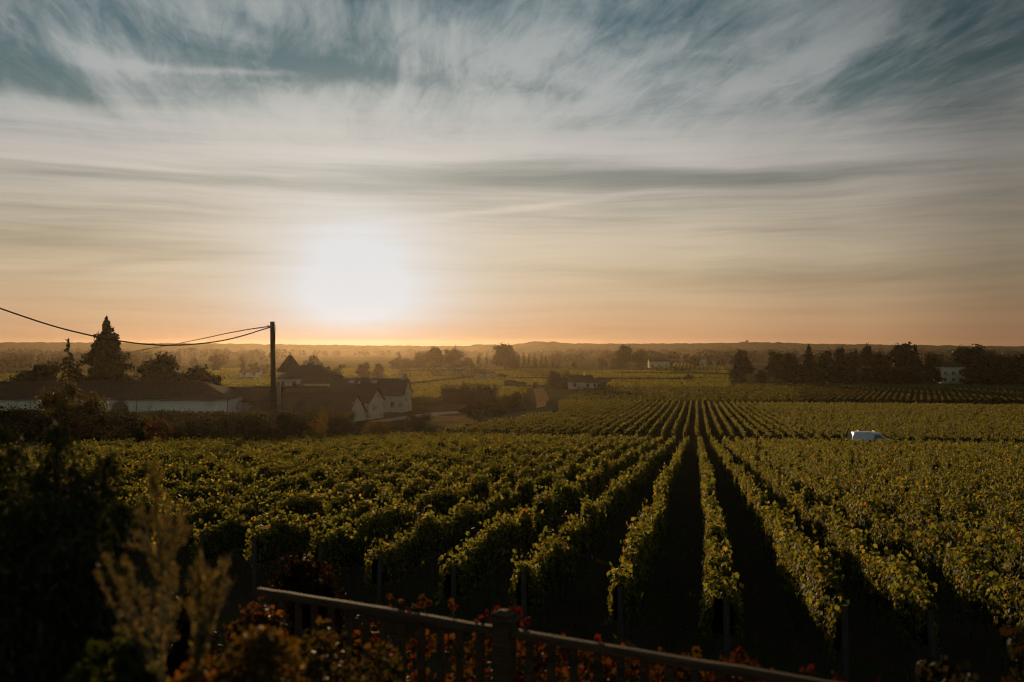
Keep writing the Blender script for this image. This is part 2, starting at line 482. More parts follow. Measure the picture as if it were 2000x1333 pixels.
def ground_mat():
    m, N, out = new_mat('earth_and_grass')
    geo = N.node('ShaderNodeNewGeometry')
    pos = geo.outputs['Position']
    n1 = N.noise(pos, 0.9, 6, 0.62, 0.3)
    n2 = N.noise(pos, 0.02, 4, 0.6, 0.4)
    n3 = N.noise(pos, 6.0, 4, 0.6)
    soil = N.mix(n3, (.040, .026, .015, 1), (.085, .056, .032, 1))
    grass = N.mix(n3, (.030, .036, .009, 1), (.060, .060, .017, 1))
    c = N.mix(N.smooth(n1, .46, .62), soil, grass)
    # beyond the near blocks the plain is a patchwork of sown fields
    sep = N.node('ShaderNodeSeparateXYZ'); N.plug(sep.inputs[0], pos)
    vor = N.node('ShaderNodeTexVoronoi', feature='F1', voronoi_dimensions='2D')
    N.plug(vor.inputs['Vector'], N.comb(N.m('MULTIPLY', sep.outputs[0], .006), N.m('MULTIPLY', sep.outputs[1], .011)))
    vor.inputs['Scale'].default_value = 1.0
    field = N.ramp(vor.outputs['Color'], [(0, (.040, .050, .012)), (.35, (.075, .075, .020)), (.6, (.055, .062, .016)), (.8, (.11, .092, .036)), (1, (.05, .06, .015))])
    field = N.mix(N.m('MULTIPLY', n2, .5), field, grass)
    c = N.mix(N.smooth(sep.outputs[1], 280, 330), c, field)
    p = N.node('ShaderNodeBsdfPrincipled'); N.plug(p.inputs['Base Color'], c)
    p.inputs['Roughness'].default_value = 1.0; p.inputs['Specular IOR Level'].default_value = 0.0
    b = N.node('ShaderNodeBump'); b.inputs['Strength'].default_value = 0.8; b.inputs['Distance'].default_value = 0.12
    N.plug(b.inputs['Height'], n3); N.nt.links.new(b.outputs[0], p.inputs['Normal'])
    N.nt.links.new(p.outputs[0], out.inputs[0])
    return m
M['pole'] = surf('veil_brown_pole', (.11, .066, .038), (.17, .105, .062), 2.2, 0.9, 0.08, 0.25, (1, 1, .4), c3=(.08, .05, .03), s3=0.5)  # brown of the sunlit haze veil is put into the pole's colour
M['ground'] = ground_mat()
M['track'] = surf('pale_dirt', (.27, .145, .055), (.36, .20, .08), 0.5, 1.0, 0.0, 0.7, (1, 1, 1), 2.5, c3=(.17, .09, .035), s3=0.15)
M['dry_grass'] = surf('dry_grass', (.20, .115, .038), (.27, .16, .055), 0.4, 1.0, 0.0, 0.7, (1, .4, 1), 3.0, c3=(.11, .10, .035), s3=0.1)
M['gravel'] = surf('pale_gravel', (.28, .21, .15), (.36, .28, .21), 2.0, 1.0, 0.0, 0.5, (1, 1, 1), 8.0)
M['hill'] = surf('wooded_hill', (.022, .026, .009), (.045, .048, .016), 0.03, 1.0, 0.0, 0.8, (1, 1, 1), 0.08)

# ------------------------------------------------------------------ ground and hills
def build_ground():
    us = np.concatenate([np.linspace(-3600, -300, 24), np.linspace(-280, 280, 57), np.linspace(300, 3600, 24)])
    vs = np.unique(np.concatenate([GV[1:-1], np.linspace(-600, 0, 6), np.linspace(0, 130, 53), np.linspace(135, 460, 50), np.linspace(480, 3500, 40)]))
    U, Vv = np.meshgrid(us, vs)
    x, y = uv(U.ravel(), Vv.ravel())
    z = gz(x, y)
    n, k = len(us), len(vs)
    i = np.arange((k - 1) * (n - 1)); r = i // (n - 1); c = i % (n - 1)
    f = np.stack([r * n + c, r * n + c + 1, (r + 1) * n + c + 1, (r + 1) * n + c], 1)
    o = link('ground', mesh_np('ground', [(np.stack([x, y, z], 1), f, None, 0)], [M['ground']]))
    setp(o, kind='structure')
build_ground()

def strip(name, pts, widths, mat, lift, kind='structure'):
    """a sheet following the ground along a line of (x, y) points"""
    V, fs = [], []
    m = 6
    for i, (x, y) in enumerate(pts):
        a = Vector(pts[min(i + 1, len(pts) - 1)]) - Vector(pts[max(i - 1, 0)])
        nx, ny = a.y / a.length, -a.x / a.length
        for j in range(m + 1):
            t = (j / m - .5) * widths[i] * (1 + (.12 * math.sin(i * 2.1 + 1) if j in (0, m) else 0))
            qx, qy = x + nx * t, y + ny * t
            V.append((qx, qy, float(gz(qx, qy)) + lift))
    for i in range(len(pts) - 1):
        for j in range(m):
            a = i * (m + 1) + j
            fs.append((a, a + 1, a + m + 2, a + m + 1))
    me = bpy.data.meshes.new(name); me.from_pydata(V, [], fs); me.materials.append(mat)
    return setp(link(name, me), kind=kind)
def dense(pts, ws, step=6.0):
    op, ow = [], []
    for (a, b, wa, wb) in zip(pts[:-1], pts[1:], ws[:-1], ws[1:]):
        n = max(1, int(math.dist(a, b) / step))
        for k in range(n):
            t = k / n
            op.append((a[0] + (b[0] - a[0]) * t, a[1] + (b[1] - a[1]) * t)); ow.append(wa + (wb - wa) * t)
    return op + [pts[-1]], ow + [ws[-1]]
strip('dirt_track', *dense([(-3.5, 162), (2.5, 190), (6.6, 222), (8.6, 260), (9.8, 330), (10.8, 408)], [3, 3.2, 4.0, 4.2, 4.2, 4.2]), M['track'], 0.02)
strip('grass_yard', *dense([(-13.5, 166), (-13, 182), (-14, 196), (-16, 208)], [7, 11, 15, 12], 3), M['dry_grass'], 0.012)
strip('gravel_drive', *dense([(-24.5, 180), (-19.5, 206), (-14, 224), (-4, 232), (5, 236)], [3.5, 5, 7, 5, 4], 3), M['gravel'], 0.016)
strip('field_road', *dense([(-60, 470), (-20, 440), (11, 408), (60, 440), (140, 470)], [4, 4, 4, 4, 4], 10), M['track'], 0.02)

def build_hills():
    prof = [(-800, 672), (0, 669), (180, 669.5), (400, 671), (560, 673), (700, 675), (880, 676), (915, 676), (930, 673.4), (962, 673.6), (985, 676),
            (1005, 673), (1030, 669), (1045, 666.5), (1062, 668), (1078, 667.2), (1095, 670), (1120, 671.5), (1180, 671), (1260, 671.5), (1330, 671),
            (1430, 670), (1480, 668.6), (1540, 669.6), (1590, 672), (1680, 672.5), (1760, 674), (1900, 676), (2000, 677), (2800, 679)]
    D = 2600.0
    pxs = np.arange(-800, 2801, 4.0)
    top = np.interp(pxs, [p[0] for p in prof], [p[1] for p in prof])
    r = np.random.default_rng(3)
    j = np.convolve(r.normal(size=len(pxs)), [.25, .5, .25], 'same') * 0.75
    top = top + j
    rows = [(-260, -1.0), (-90, .62), (-25, .93), (0, 1.0), (60, .9), (260, -1.0)]
    V = []
    for (dd, k) in rows:
        for px, t in zip(pxs, top):
            d = D + dd
            x = (px - 1000) / F * D
            zt = CZ + (HORIZ - t) / F * D
            zb = float(CZ - 19.0)
            V.append((x, d, zb + (zt - zb) * k if k > 0 else zb))
    n = len(pxs)
    fs = [(i * n + c, i * n + c + 1, (i + 1) * n + c + 1, (i + 1) * n + c) for i in range(len(rows) - 1) for c in range(n - 1)]
    me = bpy.data.meshes.new('hills'); me.from_pydata(V, [], fs); me.materials.append(M['hill'])
    setp(link('hills', me), kind='structure')
build_hills()

# air: one even box round camera and scene, the sky wholly outside it
def build_haze():
    b = MB().box((0, 1450, (CZ + 17 + CZ - 20.5) / 2), (7400, 4600, 37.5))
    m, N, out = new_mat('haze')
    v = N.node('ShaderNodeVolumePrincipled')
    v.inputs['Color'].default_value = HAZE_COL
    v.inputs['Density'].default_value = HAZE_D
    v.inputs['Anisotropy'].default_value = HAZE_G
    N.nt.links.new(v.outputs[0], out.inputs['Volume'])
    setp(b.build('haze', m), kind='stuff')
HAZE_D = 3.6e-5
HAZE_G = 0.75
HAZE_COL = (.86, .68, .48, 1)
build_haze()

# ------------------------------------------------------------------ vine rows
VINE_COLS = [(.050, .070, .012), (.070, .085, .015), (.095, .090, .018), (.11, .09, .022), (.12, .07, .02), (.09, .03, .015)]
VINE_W = [46, 34, 12, 3, .6, .25]
def in_view(x, y, pad=230):
    px = 1000 + F * x / np.maximum(y, 1.0)
    return (px > -pad) & (px < 2000 + pad) & (y > 3)
def left_limit(d):       # where the near block stops at the hedge bank (pixel columns seen at each distance)
    return np.interp(d, [55, 60, 65, 74, 84, 106, 150], [-80, -37, -33, -30, -21.6, -16.4, -10.8])
def mid_left(d):
    return np.interp(d, [130, 140, 153, 205, 275], [-10.5, -9.2, -5.0, 9.5, 13.0])

def hedge_blocks(cx, cy, base, dirv, side, dens, hgt, half, lsize, tmpl, gap=None, core=True, cols=VINE_COLS, w=VINE_W, lo=.5):
    """leafy wall along sample points; returns mesh blocks. cx.. are arrays of points a step apart"""
    n = len(cx)
    cnt = rng.poisson(dens)
    idx = np.repeat(np.arange(n), cnt)
    N = len(idx)
    if N == 0: return []
    # each vine stands about a metre from the next and has its own height and bushiness
    al = rng.uniform(-.5, .5, N)
    step = math.hypot(cx[1] - cx[0], cy[1] - cy[0]) if n > 1 else 1.0
    hv = hgt[idx]; wv = half[idx]
    th = rng.uniform(0, 1, N)
    # around the profile: 0-.36 left side, .36-.64 top, .64-1 right side
    lat = np.where(th < .36, -1.0, np.where(th > .64, 1.0, (th - .5) / .14))
    hh = np.where(th < .36, th / .36, np.where(th > .64, (1 - th) / .36, 1.0))
    hh = lo + (1 - lo) * np.power(hh, .8)
    rr = rng.uniform(.55, 1.12, N)
    wid = wv * (.62 + .5 * np.sin(np.clip(hh, 0, 1) * 2.6)) * rr
    off = lat * wid
    h = hv * np.where(np.abs(lat) < 1, rng.uniform(.93, 1.07, N), hh * rng.uniform(.93, 1.04, N))
    stray = rng.uniform(0, 1, N) < .05                      # shoots that stick out
    h = np.where(stray, hv * rng.uniform(.98, 1.22, N), h)
    px = cx[idx] + dirv[0] * al * step + side[0] * off
    py = cy[idx] + dirv[1] * al * step + side[1] * off
    pz = base[idx] + h
    c = np.stack([px, py, pz], 1)
    top = (np.abs(lat) < 1)
    nrm = np.stack([side[0] * lat * (~top) * 1.0, side[1] * lat * (~top) * 1.0, np.where(top, .9, .25)], 1) + rng.normal(size=(N, 3)) * .55
    V, Fc, C = leaves(c, nrm, lsize[idx] * rng.uniform(.55, 1.4, N), blend(N, cols, w), tmpl, (0, 0, -1), .55)
    out = [(V, Fc, C, 0)]
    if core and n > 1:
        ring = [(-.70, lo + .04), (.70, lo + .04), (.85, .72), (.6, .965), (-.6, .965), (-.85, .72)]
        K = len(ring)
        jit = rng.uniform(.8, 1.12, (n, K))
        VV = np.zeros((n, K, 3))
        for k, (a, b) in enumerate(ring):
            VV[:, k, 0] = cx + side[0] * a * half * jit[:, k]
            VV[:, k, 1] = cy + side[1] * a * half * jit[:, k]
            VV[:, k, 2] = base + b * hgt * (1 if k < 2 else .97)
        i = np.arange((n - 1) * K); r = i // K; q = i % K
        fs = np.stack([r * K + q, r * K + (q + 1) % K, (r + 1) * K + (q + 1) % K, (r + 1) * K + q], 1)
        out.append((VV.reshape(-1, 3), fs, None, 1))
    return out

def smooth_noise(n, k, amp):
    a = rng.normal(size=n + 2 * k)
    ker = np.hanning(k + 2); ker /= np.sqrt((ker ** 2).sum())
    return np.convolve(a, ker, 'same')[k:k + n] * amp

# shared meshes for the woody parts of a row
def trunk_mesh():
    mb = MB().tube([(0, 0, -.05), (.03, .02, .15), (-.02, .04, .33), (.03, .05, .5), (.12, .3, .62)], [.035, .03, .026, .026, .014], 6)
    mb.tube([(.02, .05, .48), (-.02, -.15, .58), (.0, -.4, .62)], [.022, .016, .01], 5)
    o = mb.build('trunk', M['bark']); me = o.data; bpy.data.objects.remove(o); return me
def stake_mesh(h=1.32, r=.035):
    o = MB().tube([(0, 0, -.1), (0, 0, h * .6), (.01, 0, h)], [r, r * .95, r * .85], 7).build('post', M['stake'])
    me = o.data; bpy.data.objects.remove(o); return me
TRUNK, STAKE, END_STAKE = trunk_mesh(), stake_mesh(), stake_mesh(1.25, .05)

def vine_row(u, v0, v1, label, group, H, near=True, lim=None, wmul=1.0):
    st = .5
    v = np.arange(v0, v1, st)
    if len(v) < 3: return None
    x, y = uv(u, v)
    ok = in_view(x, y)
    if lim is not None: ok &= x > lim(y)
    if ok.sum() < 6: return None
    v = v[ok]
    wob = smooth_noise(len(v), 14, .07)
    x, y = uv(u + wob, v)
    d = np.hypot(x, y)
    base = gz(x, y)
    n = len(v)
    per = np.repeat(rng.normal(size=n // 2 + 2), 2)[:n]          # one value per vine (1 m)
    hgt = H * (1 + .085 * per + smooth_noise(n, 5, .05))
    half = np.clip(np.interp(d, [25, 60], [.15, .125]) * wmul * (1 + .16 * np.repeat(rng.normal(size=n // 2 + 2), 2)[:n] + smooth_noise(n, 4, .18)), .09, .4)
    miss = np.repeat(rng.uniform(size=n // 2 + 2) < .018, 2)[:n]  # a dead vine here and there
    half = np.where(miss, half * .55, half); hgt = np.where(miss, hgt * .75, hgt)
    lsz = np.interp(d, [14, 30, 60, 125, 275], [.076, .09, .125, .185, .25])
    dens = np.interp(d, [14, 30, 60, 125, 275], [700, 440, 200, 78, 33]) * st * np.where(miss, .8, 1)
    root = empty('vine_row', (float(x[0]), float(y[0]), float(base[0])), label, 'vine row', group)
    blocks = []
    dirv, side = (SA, CA), (CA, -SA)
    nearm = d < 42
    for msk, tm in ((nearm, PALM), (~nearm, KITE)):
        ii = np.where(msk)[0]
        if len(ii) > 1:
            blocks += hedge_blocks(x[ii], y[ii], base[ii], dirv, side, dens[ii], hgt[ii], half[ii], lsz[ii], tm)
    if not blocks: return None
    L = np.array(root.location)
    blocks = [(V - L, Fc, C, k) for V, Fc, C, k in blocks]
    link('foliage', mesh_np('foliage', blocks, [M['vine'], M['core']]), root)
    if near:
        jj = [i for i in range(0, n, 2) if d[i] < 30][:14]
        for i in jj:
            t = link('trunk', TRUNK, root, (x[i] - L[0], y[i] - L[1], base[i] - L[2]))
            t.rotation_euler = (0, 0, rng.uniform(-.5, .5) - ROWA + (math.pi if rng.uniform() < .5 else 0)); t.scale = (1, 1, rng.uniform(.9, 1.1))
        for q, i in enumerate([i for i in range(0, n, 10) if d[i] < 60][:7]):
            t = link('post', END_STAKE if q == 0 and d[i] < 30 else STAKE, root, (x[i] - L[0] + .02, y[i] - L[1] - .25 * (q == 0), base[i] - L[2]))
            t.rotation_euler = (rng.uniform(-.04, .04), rng.uniform(-.04, .04), rng.uniform(0, 3))
        if d[0] < 60:
            k = min(n - 1, 100)
            for hw in (.62, 1.0):
                ii = list(range(0, k, 8))
                MB().tube([(x[i] - L[0], y[i] - L[1], base[i] - L[2] + hw) for i in ii], .0035, 4).build('trellis_wire', M['wire'], root)
    return root

ORD = ['first', 'second', 'third', 'fourth', 'fifth', 'sixth', 'seventh', 'eighth', 'ninth', 'tenth']
def near_start(u): return 14.2 + max(0.0, -u) * .50 if u < 0 else 14.2 - min(u, 6) * .05
NEAR_G = 'trellised vine rows of the near vineyard block'
for k in range(-78, 33):
    u = .42 + (1.5 if k <= 0 else 1.39) * k + .04 * math.sin(k * 2.3)
    if k == -2: lab = 'leafy vine row whose near end stands just above right of the fence newel post'
    elif -2 < k <= 5: lab = 'near-block vine row, %s to the right of the row above the fence newel post' % ORD[k + 1]
    elif -8 <= k < -2: lab = 'near-block vine row, %s to the left of the row above the fence newel post' % ORD[-3 - k]
    elif k > 5: lab = 'dark green vine row merging with its neighbours at the right of the near block'
    else: lab = 'golden-edged vine row merging with its neighbours at the left of the near block'
    vine_row(u, near_start(u), 122.5, lab, NEAR_G, 1.3, True, left_limit)
MID_G = 'vine rows of the second vineyard block beyond the grass track'
first_mid = True
nleft = 0
for k in range(-36, 62):
    u = .1 + 1.5 * k
    if -5 <= k <= 5:
        lab = ('second-block vine row pointing straight away from the viewer beyond the track' if k == 0 else
               'second-block vine row, %s to the %s of the one pointing straight away' % (ORD[abs(k) - 1], 'right' if k > 0 else 'left'))
    elif k > 5: lab = 'vine row slanting to the right in the second block, behind the white van side'
    else: lab = 'vine row slanting to the left in the second block, on the dirt track side'
    r = vine_row(u, 128.5 + .3 * math.sin(k), 274 + 1.2 * math.sin(k * 1.7), lab, MID_G, 1.25, False, mid_left, .95)

DIMMED_VINE = [(.026, .038, .010), (.036, .046, .012), (.05, .05, .014)]  # leaf colours darkened to imitate dimmer light over these fields
# rows of the flat field at the right, seen end-on
def far_rows():
    A = math.atan(800 / F); sa, ca = math.sin(A), math.cos(A)
    for k in range(-22, 19):
        u = 1.9 * k
        v = np.arange(296, 420, 1.5)
        x = u * ca + v * sa; y = -u * sa + v * ca
        ok = in_view(x, y, 120) & (y > 285 - 0.0 * x) & (X(1560, y) < x)
        if ok.sum() < 8: continue
        x, y = x[ok], y[ok]; n = len(x)
        base = gz(x, y)
        root = empty('vine_row', (float(x[0]), float(y[0]), float(base[0])),
                     'far vine row in the dark flat field before the wood at the right, end-on', 'vine row', 'far vine rows before the wood at the right')
        L = np.array(root.location)
        bl = hedge_blocks(x, y, base, (sa, ca), (ca, -sa), np.full(n, 13.0), 1.15 * (1 + smooth_noise(n, 4, .08)), np.full(n, .3), np.full(n, .6), KITE, cols=DIMMED_VINE, w=[1, 2, 3])
        link('foliage', mesh_np('foliage', [(V - L, Fc, C, q) for V, Fc, C, q in bl], [M['far_vine'], M['core']]), root)
far_rows()

# fields of vines farther off: nobody could count the plants
def inside(x, y, poly):
    r = np.zeros(len(x), bool)
    n = len(poly)
    for i in range(n):
        x1, y1 = poly[i]; x2, y2 = poly[(i + 1) % n]
        c = ((y1 > y) != (y2 > y)) & (x < (x2 - x1) * (y - y1) / (y2 - y1 + 1e-9) + x1)
        r ^= c
    return r
def vine_field(poly_px, ang, gap, step, hgt, size, cols=VINE_COLS[:3], w=VINE_W[:3]):
    """poly_px: corners as (px column, distance)"""
    poly = [(X(p, d), d) for p, d in poly_px]
    xs = [p[0] for p in poly]; ys = [p[1] for p in poly]
    cx, cyy = sum(xs) / len(xs), sum(ys) / len(ys)
    R = max(math.dist((cx, cyy), p) for p in poly)
    a = math.radians(ang)
    U, Vv = np.meshgrid(np.arange(-R, R, gap), np.arange(-R, R, step))
    U = U.ravel() + rng.normal(size=U.size) * .12; Vv = Vv.ravel() + rng.uniform(-.5, .5, Vv.size) * step
    x = cx + U * math.cos(a) + Vv * math.sin(a); y = cyy - U * math.sin(a) + Vv * math.cos(a)
    ok = inside(x, y, poly)
    x, y = x[ok], y[ok]; N = len(x)
    h = hgt * rng.uniform(.5, 1.05, N)
    c = np.stack([x, y, gz(x, y) + h * .62], 1)
    nrm = rng.normal(size=(N, 3)) * np.array([1, 1, .5]) + np.array([0, -.35, .35])
    V, Fc, C = leaves(c, nrm, size * rng.uniform(.7, 1.3, N), blend(N, cols, w), KITE, (0, 0, -1), .3)
    o = link('vineyard_plants', mesh_np('vineyard_plants', [(V, Fc, C, 0)], [M['far_vine']]))
    setp(o, kind='stuff')
vine_field([(1095, 290), (1570, 290), (1600, 400), (1150, 400)], 82, 1.9, .8, 1.2, 1.0, DIMMED_VINE, [3, 2, 1])
vine_field([(1560, 296), (1600, 440), (1440, 440), (1430, 400), (1590, 400)], 70, 1.9, 1.0, 1.2, 1.0, DIMMED_VINE, [3, 2, 1])
vine_field([(1180, 408), (1430, 408), (1420, 520), (1200, 520)], 75, 2.2, 1.1, 1.2, 1.2)
vine_field([(1120, 540), (1430, 540), (1420, 720), (1110, 720)], 20, 2.6, 1.4, 1.2, 1.5)
vine_field([(830, 285), (1020, 285), (1030, 400), (840, 400)], 60, 2.0, 1.0, 1.2, 1.1)
vine_field([(805, 300), (860, 300), (870, 520), (760, 560), (700, 430)], 40, 2.2, 1.1, 1.2, 1.2)
vine_field([(850, 430), (1060, 430), (1100, 560), (800, 560)], 70, 2.2, 1.2, 1.2, 1.3)
vine_field([(740, 590), (1100, 590), (1110, 760), (700, 760)], 15, 2.6, 1.5, 1.2, 1.6)
vine_field([(430, 330), (640, 330), (660, 520), (420, 540)], 30, 2.4, 1.2, 1.2, 1.3)
vine_field([(-100, 300), (240, 300), (260, 620), (-100, 620)], 50, 2.6, 1.5, 1.2, 1.5)
vine_field([(380, 560), (700, 560), (690, 780), (380, 780)], 65, 2.8, 1.6, 1.2, 1.7)
vine_field([(1280, 760), (1460, 760), (1460, 1000), (1260, 1000)], 10, 3.2, 2.0, 1.3, 2.0)

# ------------------------------------------------------------------ trees
TREE_COLS = [(.030, .040, .011), (.042, .052, .014), (.055, .058, .018), (.07, .06, .02)]
TREE_W = [40, 34, 14, 4]
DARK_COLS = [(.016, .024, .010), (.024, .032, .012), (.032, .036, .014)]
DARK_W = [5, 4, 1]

def r3(n): return norm(rng.normal(size=(n, 3)))
def limb_block(pts, rad, n=6):
    mb = MB(); mb.tube(pts, rad, n)
    return mb
def lobes_crown(lobes, n, size, tmpl=KITE, cols=TREE_COLS, w=TREE_W, zmin=0.0):
    """leaf clumps spread through a set of overlapping lobes (x, y, z, rx, rz)"""
    wt = np.array([l[3] ** 2 * l[4] for l in lobes]); wt = wt / wt.sum()
    k = rng.choice(len(lobes), size=n, p=wt)
    L = np.array(lobes)[k]
    d = r3(n)
    d[:, 2] = np.where(d[:, 2] < -.3, d[:, 2] * .5, d[:, 2])
    rr = rng.uniform(.35, 1, n) ** .45
    c = L[:, :3] + d * rr[:, None] * np.stack([L[:, 3], L[:, 3], L[:, 4]], 1)
    # twig clumps
    cl = rng.normal(size=(n // 7 + 1, 3)) * size * .55
    c = c + cl[rng.integers(0, len(cl), n)]
    fill = rng.uniform(0, 1, n) < .16                       # big inner sprays close the middle of the crown
    c = np.where(fill[:, None], L[:, :3] + d * (rr * .55)[:, None] * np.stack([L[:, 3], L[:, 3], L[:, 4]], 1), c)
    ok = c[:, 2] > zmin
    c, d, fill = c[ok], d[ok], fill[ok]
    nrm = d + rng.normal(size=d.shape) * .6
    return leaves(c, nrm, size * np.where(fill, 2.3, 1.0) * rng.uniform(.6, 1.35, len(c)), blend(len(c), cols, w), tmpl)

def tree_meshes(kind, seed, n):
    """unit tree, 1 m tall and 1 m wide: crown mesh and trunk mesh"""
    global rng
    keep, rng = rng, np.random.default_rng(seed)
    R = rng
    tr = MB()
    if kind in ('round', 'broad', 'bush', 'ovoid', 'pine'):
        z0, z1 = {'round': (.16, .97), 'broad': (.22, .95), 'bush': (.02, .94), 'ovoid': (.05, .98), 'pine': (.55, .97)}[kind]
        lob = []
        m = {'round': 17, 'broad': 20, 'bush': 16, 'ovoid': 20, 'pine': 15}[kind]
        for i in range(m):
            t = (i + R.uniform(0, 1)) / m
            zz = z0 + (z1 - z0) * t
            env = {'ovoid': math.sin(math.pi * min(.98, .18 + .74 * t)) ** .9 * (1 - .25 * t), 'pine': .95 * math.sin(math.pi * (.25 + .6 * t))}.get(kind, math.sin(math.pi * (.2 + .66 * t)) ** .7)
            a = R.uniform(0, 2 * math.pi); rad = .34 * env * R.uniform(.35, 1.0)
            lr = R.uniform(.11, .19) * (.55 + .5 * env)
            lob.append((rad * math.cos(a), rad * math.sin(a), zz - lr * .6, lr, lr * R.uniform(.65, .95)))
        lob.append((0, 0, (z0 + z1) / 2 - .05, .27, (z1 - z0) * .4)); lob.append((0, 0, (z0 + z1) / 2 - .02, .22, (z1 - z0) * .34))
        cr = [lobes_crown(lob, n, .062 * (3600 / n) ** .3, zmin=z0 * .5)]
        th = z0 + .35 * (z1 - z0)
        tr.tube([(0, 0, -.03), (.01, 0, th * .5), (-.01, .01, th), (.01, 0, th + .2)], [.032, .024, .018, .006], 7)
        for i in range(5):
            a = i * 1.3 + R.uniform(0, .5); r_ = R.uniform(.16, .28)
            tr.tube([(0, 0, th * R.uniform(.7, 1)), (r_ * .5 * math.cos(a), r_ * .5 * math.sin(a), th + .1), (r_ * math.cos(a), r_ * math.sin(a), th + R.uniform(.15, .3))], [.014, .010, .004], 5)
    elif kind == 'poplar':
        lob = []
        for i in range(26):
            t = i / 25
            env = min(1, t * 5 + .35) * (1 - t ** 3.5) * .8 + .12
            a = R.uniform(0, 6.28); rad = .2 * env
            lob.append((rad * math.cos(a), rad * math.sin(a), .06 + .9 * t, .3 * env, .06))
        cr = [lobes_crown(lob, n, .05 * (2200 / n) ** .3, LONG, zmin=.03)]
        cr[0] = (cr[0][0] * np.array([1, 1, 1]), cr[0][1], cr[0][2], )
        tr.tube([(0, 0, -.03), (.01, 0, .3), (0, 0, .9)], [.045, .03, .008], 6)
    else:   # 'fir', 'cedar': tiers of spreading branches
        cs, ns, ss = [], [], []
        tiers = 30 if kind == 'fir' else 17
        for i in range(tiers):
            t = i / (tiers - 1)
            z = .05 + .93 * t
            rad = .5 * (1 - t) ** (.78 if kind == 'fir' else .95) * R.uniform(.66, 1.12) + .012
            if kind == 'fir' and .0 <= t < .12: rad *= .85
            nb = max(4, int((15 if kind == 'fir' else 9) * (1 - .65 * t)))
            for b in range(nb):
                a = R.uniform(0, 6.28); L = rad * R.uniform(.6, 1.14)
                k = max(4, int(n / (tiers * nb) * (.35 + 1.3 * (1 - t))))
                s = R.uniform(.08, 1, k) ** .7
                droop = -.16 * s ** 2 * L + (.10 * s ** 3 * L if kind == 'fir' else -.03 * s)
                wv = .16 * L * (1.1 - s)
                q = R.normal(size=k) * wv
                x = math.cos(a) * s * L - math.sin(a) * q; y = math.sin(a) * s * L + math.cos(a) * q
                zz = z + droop + R.normal(size=k) * (.012 if kind == 'fir' else .006) - np.abs(R.normal(size=k)) * (.012 if kind == 'fir' else .004)
                cs.append(np.stack([x, y, zz], 1))
                ns.append(np.stack([.3 * math.cos(a) + R.normal(size=k) * .5, .3 * math.sin(a) + R.normal(size=k) * .5, .8 + R.normal(size=k) * .4], 1))
                ss.append(np.full(k, .040 if kind == 'fir' else .040) * (1.15 - .4 * t))
            tr.tube([(0, 0, z), (rad * .4 * math.cos(i * 2.4), rad * .4 * math.sin(i * 2.4), z - .01)], [.006, .003], 4)
        c = np.concatenate(cs); nn_ = np.concatenate(ns); sz = np.concatenate(ss) * R.uniform(.7, 1.3, len(c))
        if kind == 'fir':
            k = 1300; t = R.uniform(0, .93, k); a = R.uniform(0, 6.28, k); q = .26 * (1 - t) ** .9 * R.uniform(0, 1, k) ** .5
            c = np.concatenate([c, np.stack([q * np.cos(a), q * np.sin(a), .04 + .92 * t], 1)]); nn_ = np.concatenate([nn_, R.normal(size=(k, 3))]); sz = np.concatenate([sz, .11 * (1.1 - t)])
        cr = [leaves(c, nn_, sz, blend(len(c), DARK_COLS, DARK_W), LONG if kind == 'fir' and False else KITE)]
        tip = [(0, 0, -.03), (.004, 0, .5), (0, 0, .93), (-.005, 0, 1.0)] if kind == 'fir' else [(0, 0, -.03), (.004, 0, .5), (0, 0, .9), (-.02, 0, .965), (-.065, 0, .985)]
        tr.tube(tip, [.026, .016, .006, .002] if kind == 'fir' else [.026, .016, .008, .008, .006], 6)
    needle = kind in ('fir', 'cedar')
    core = []
    V, Fc, C = cr[0]
    # scale the crown to exactly one metre wide and tall, so that sizes below are true
    w = np.percentile(np.hypot(V[:, 0], V[:, 1]), 98) * 2
    s = 1.0 / w if kind not in ('fir', 'cedar') else 1.0
    V = V * np.array([s, s, 1]); V[:, 2] *= 1.0 / V[:, 2].max()
    me = mesh_np('crown', [(V, Fc, C, 0)], [M['needle'] if needle else M['tree']])
    o = tr.build('trunk', M['bark']); tm = o.data; bpy.data.objects.remove(o)
    rng = keep
    return me, tm

TREES = {}
for kind, cnt, n in (('round', 4, 4200), ('broad', 3, 5200), ('bush', 4, 3800), ('ovoid', 3, 4200), ('pine', 1, 2600), ('poplar', 3, 2400), ('fir', 2, 22000), ('cedar', 1, 8000)):
    TREES[kind] = [tree_meshes(kind, 100 + 13 * i + len(kind), n) for i in range(cnt)]
TCOUNT = {}
def tree(name, kind, px, d, ytop, wpx, label, cat, group=None, var=None, zbase=None):
    x = X(px, d)
    zb = float(gz(x, d)) if zbase is None else zbase
    h = Z(ytop, d) - zb
    w = wpx / F * d
    i = TCOUNT.get(kind, 0); TCOUNT[kind] = i + 1
    cm, tm = TREES[kind][(i if var is None else var) % len(TREES[kind])]
    root = empty(name, (x, d, zb), label, cat, group, rng.uniform(0, 6.28) if kind != 'cedar' else 0.0)
    c = link('crown', cm, root); c.scale = (w, w, h)
    t = link('trunk', tm, root); t.scale = (max(w, h * .35), max(w, h * .35), h)
    return root

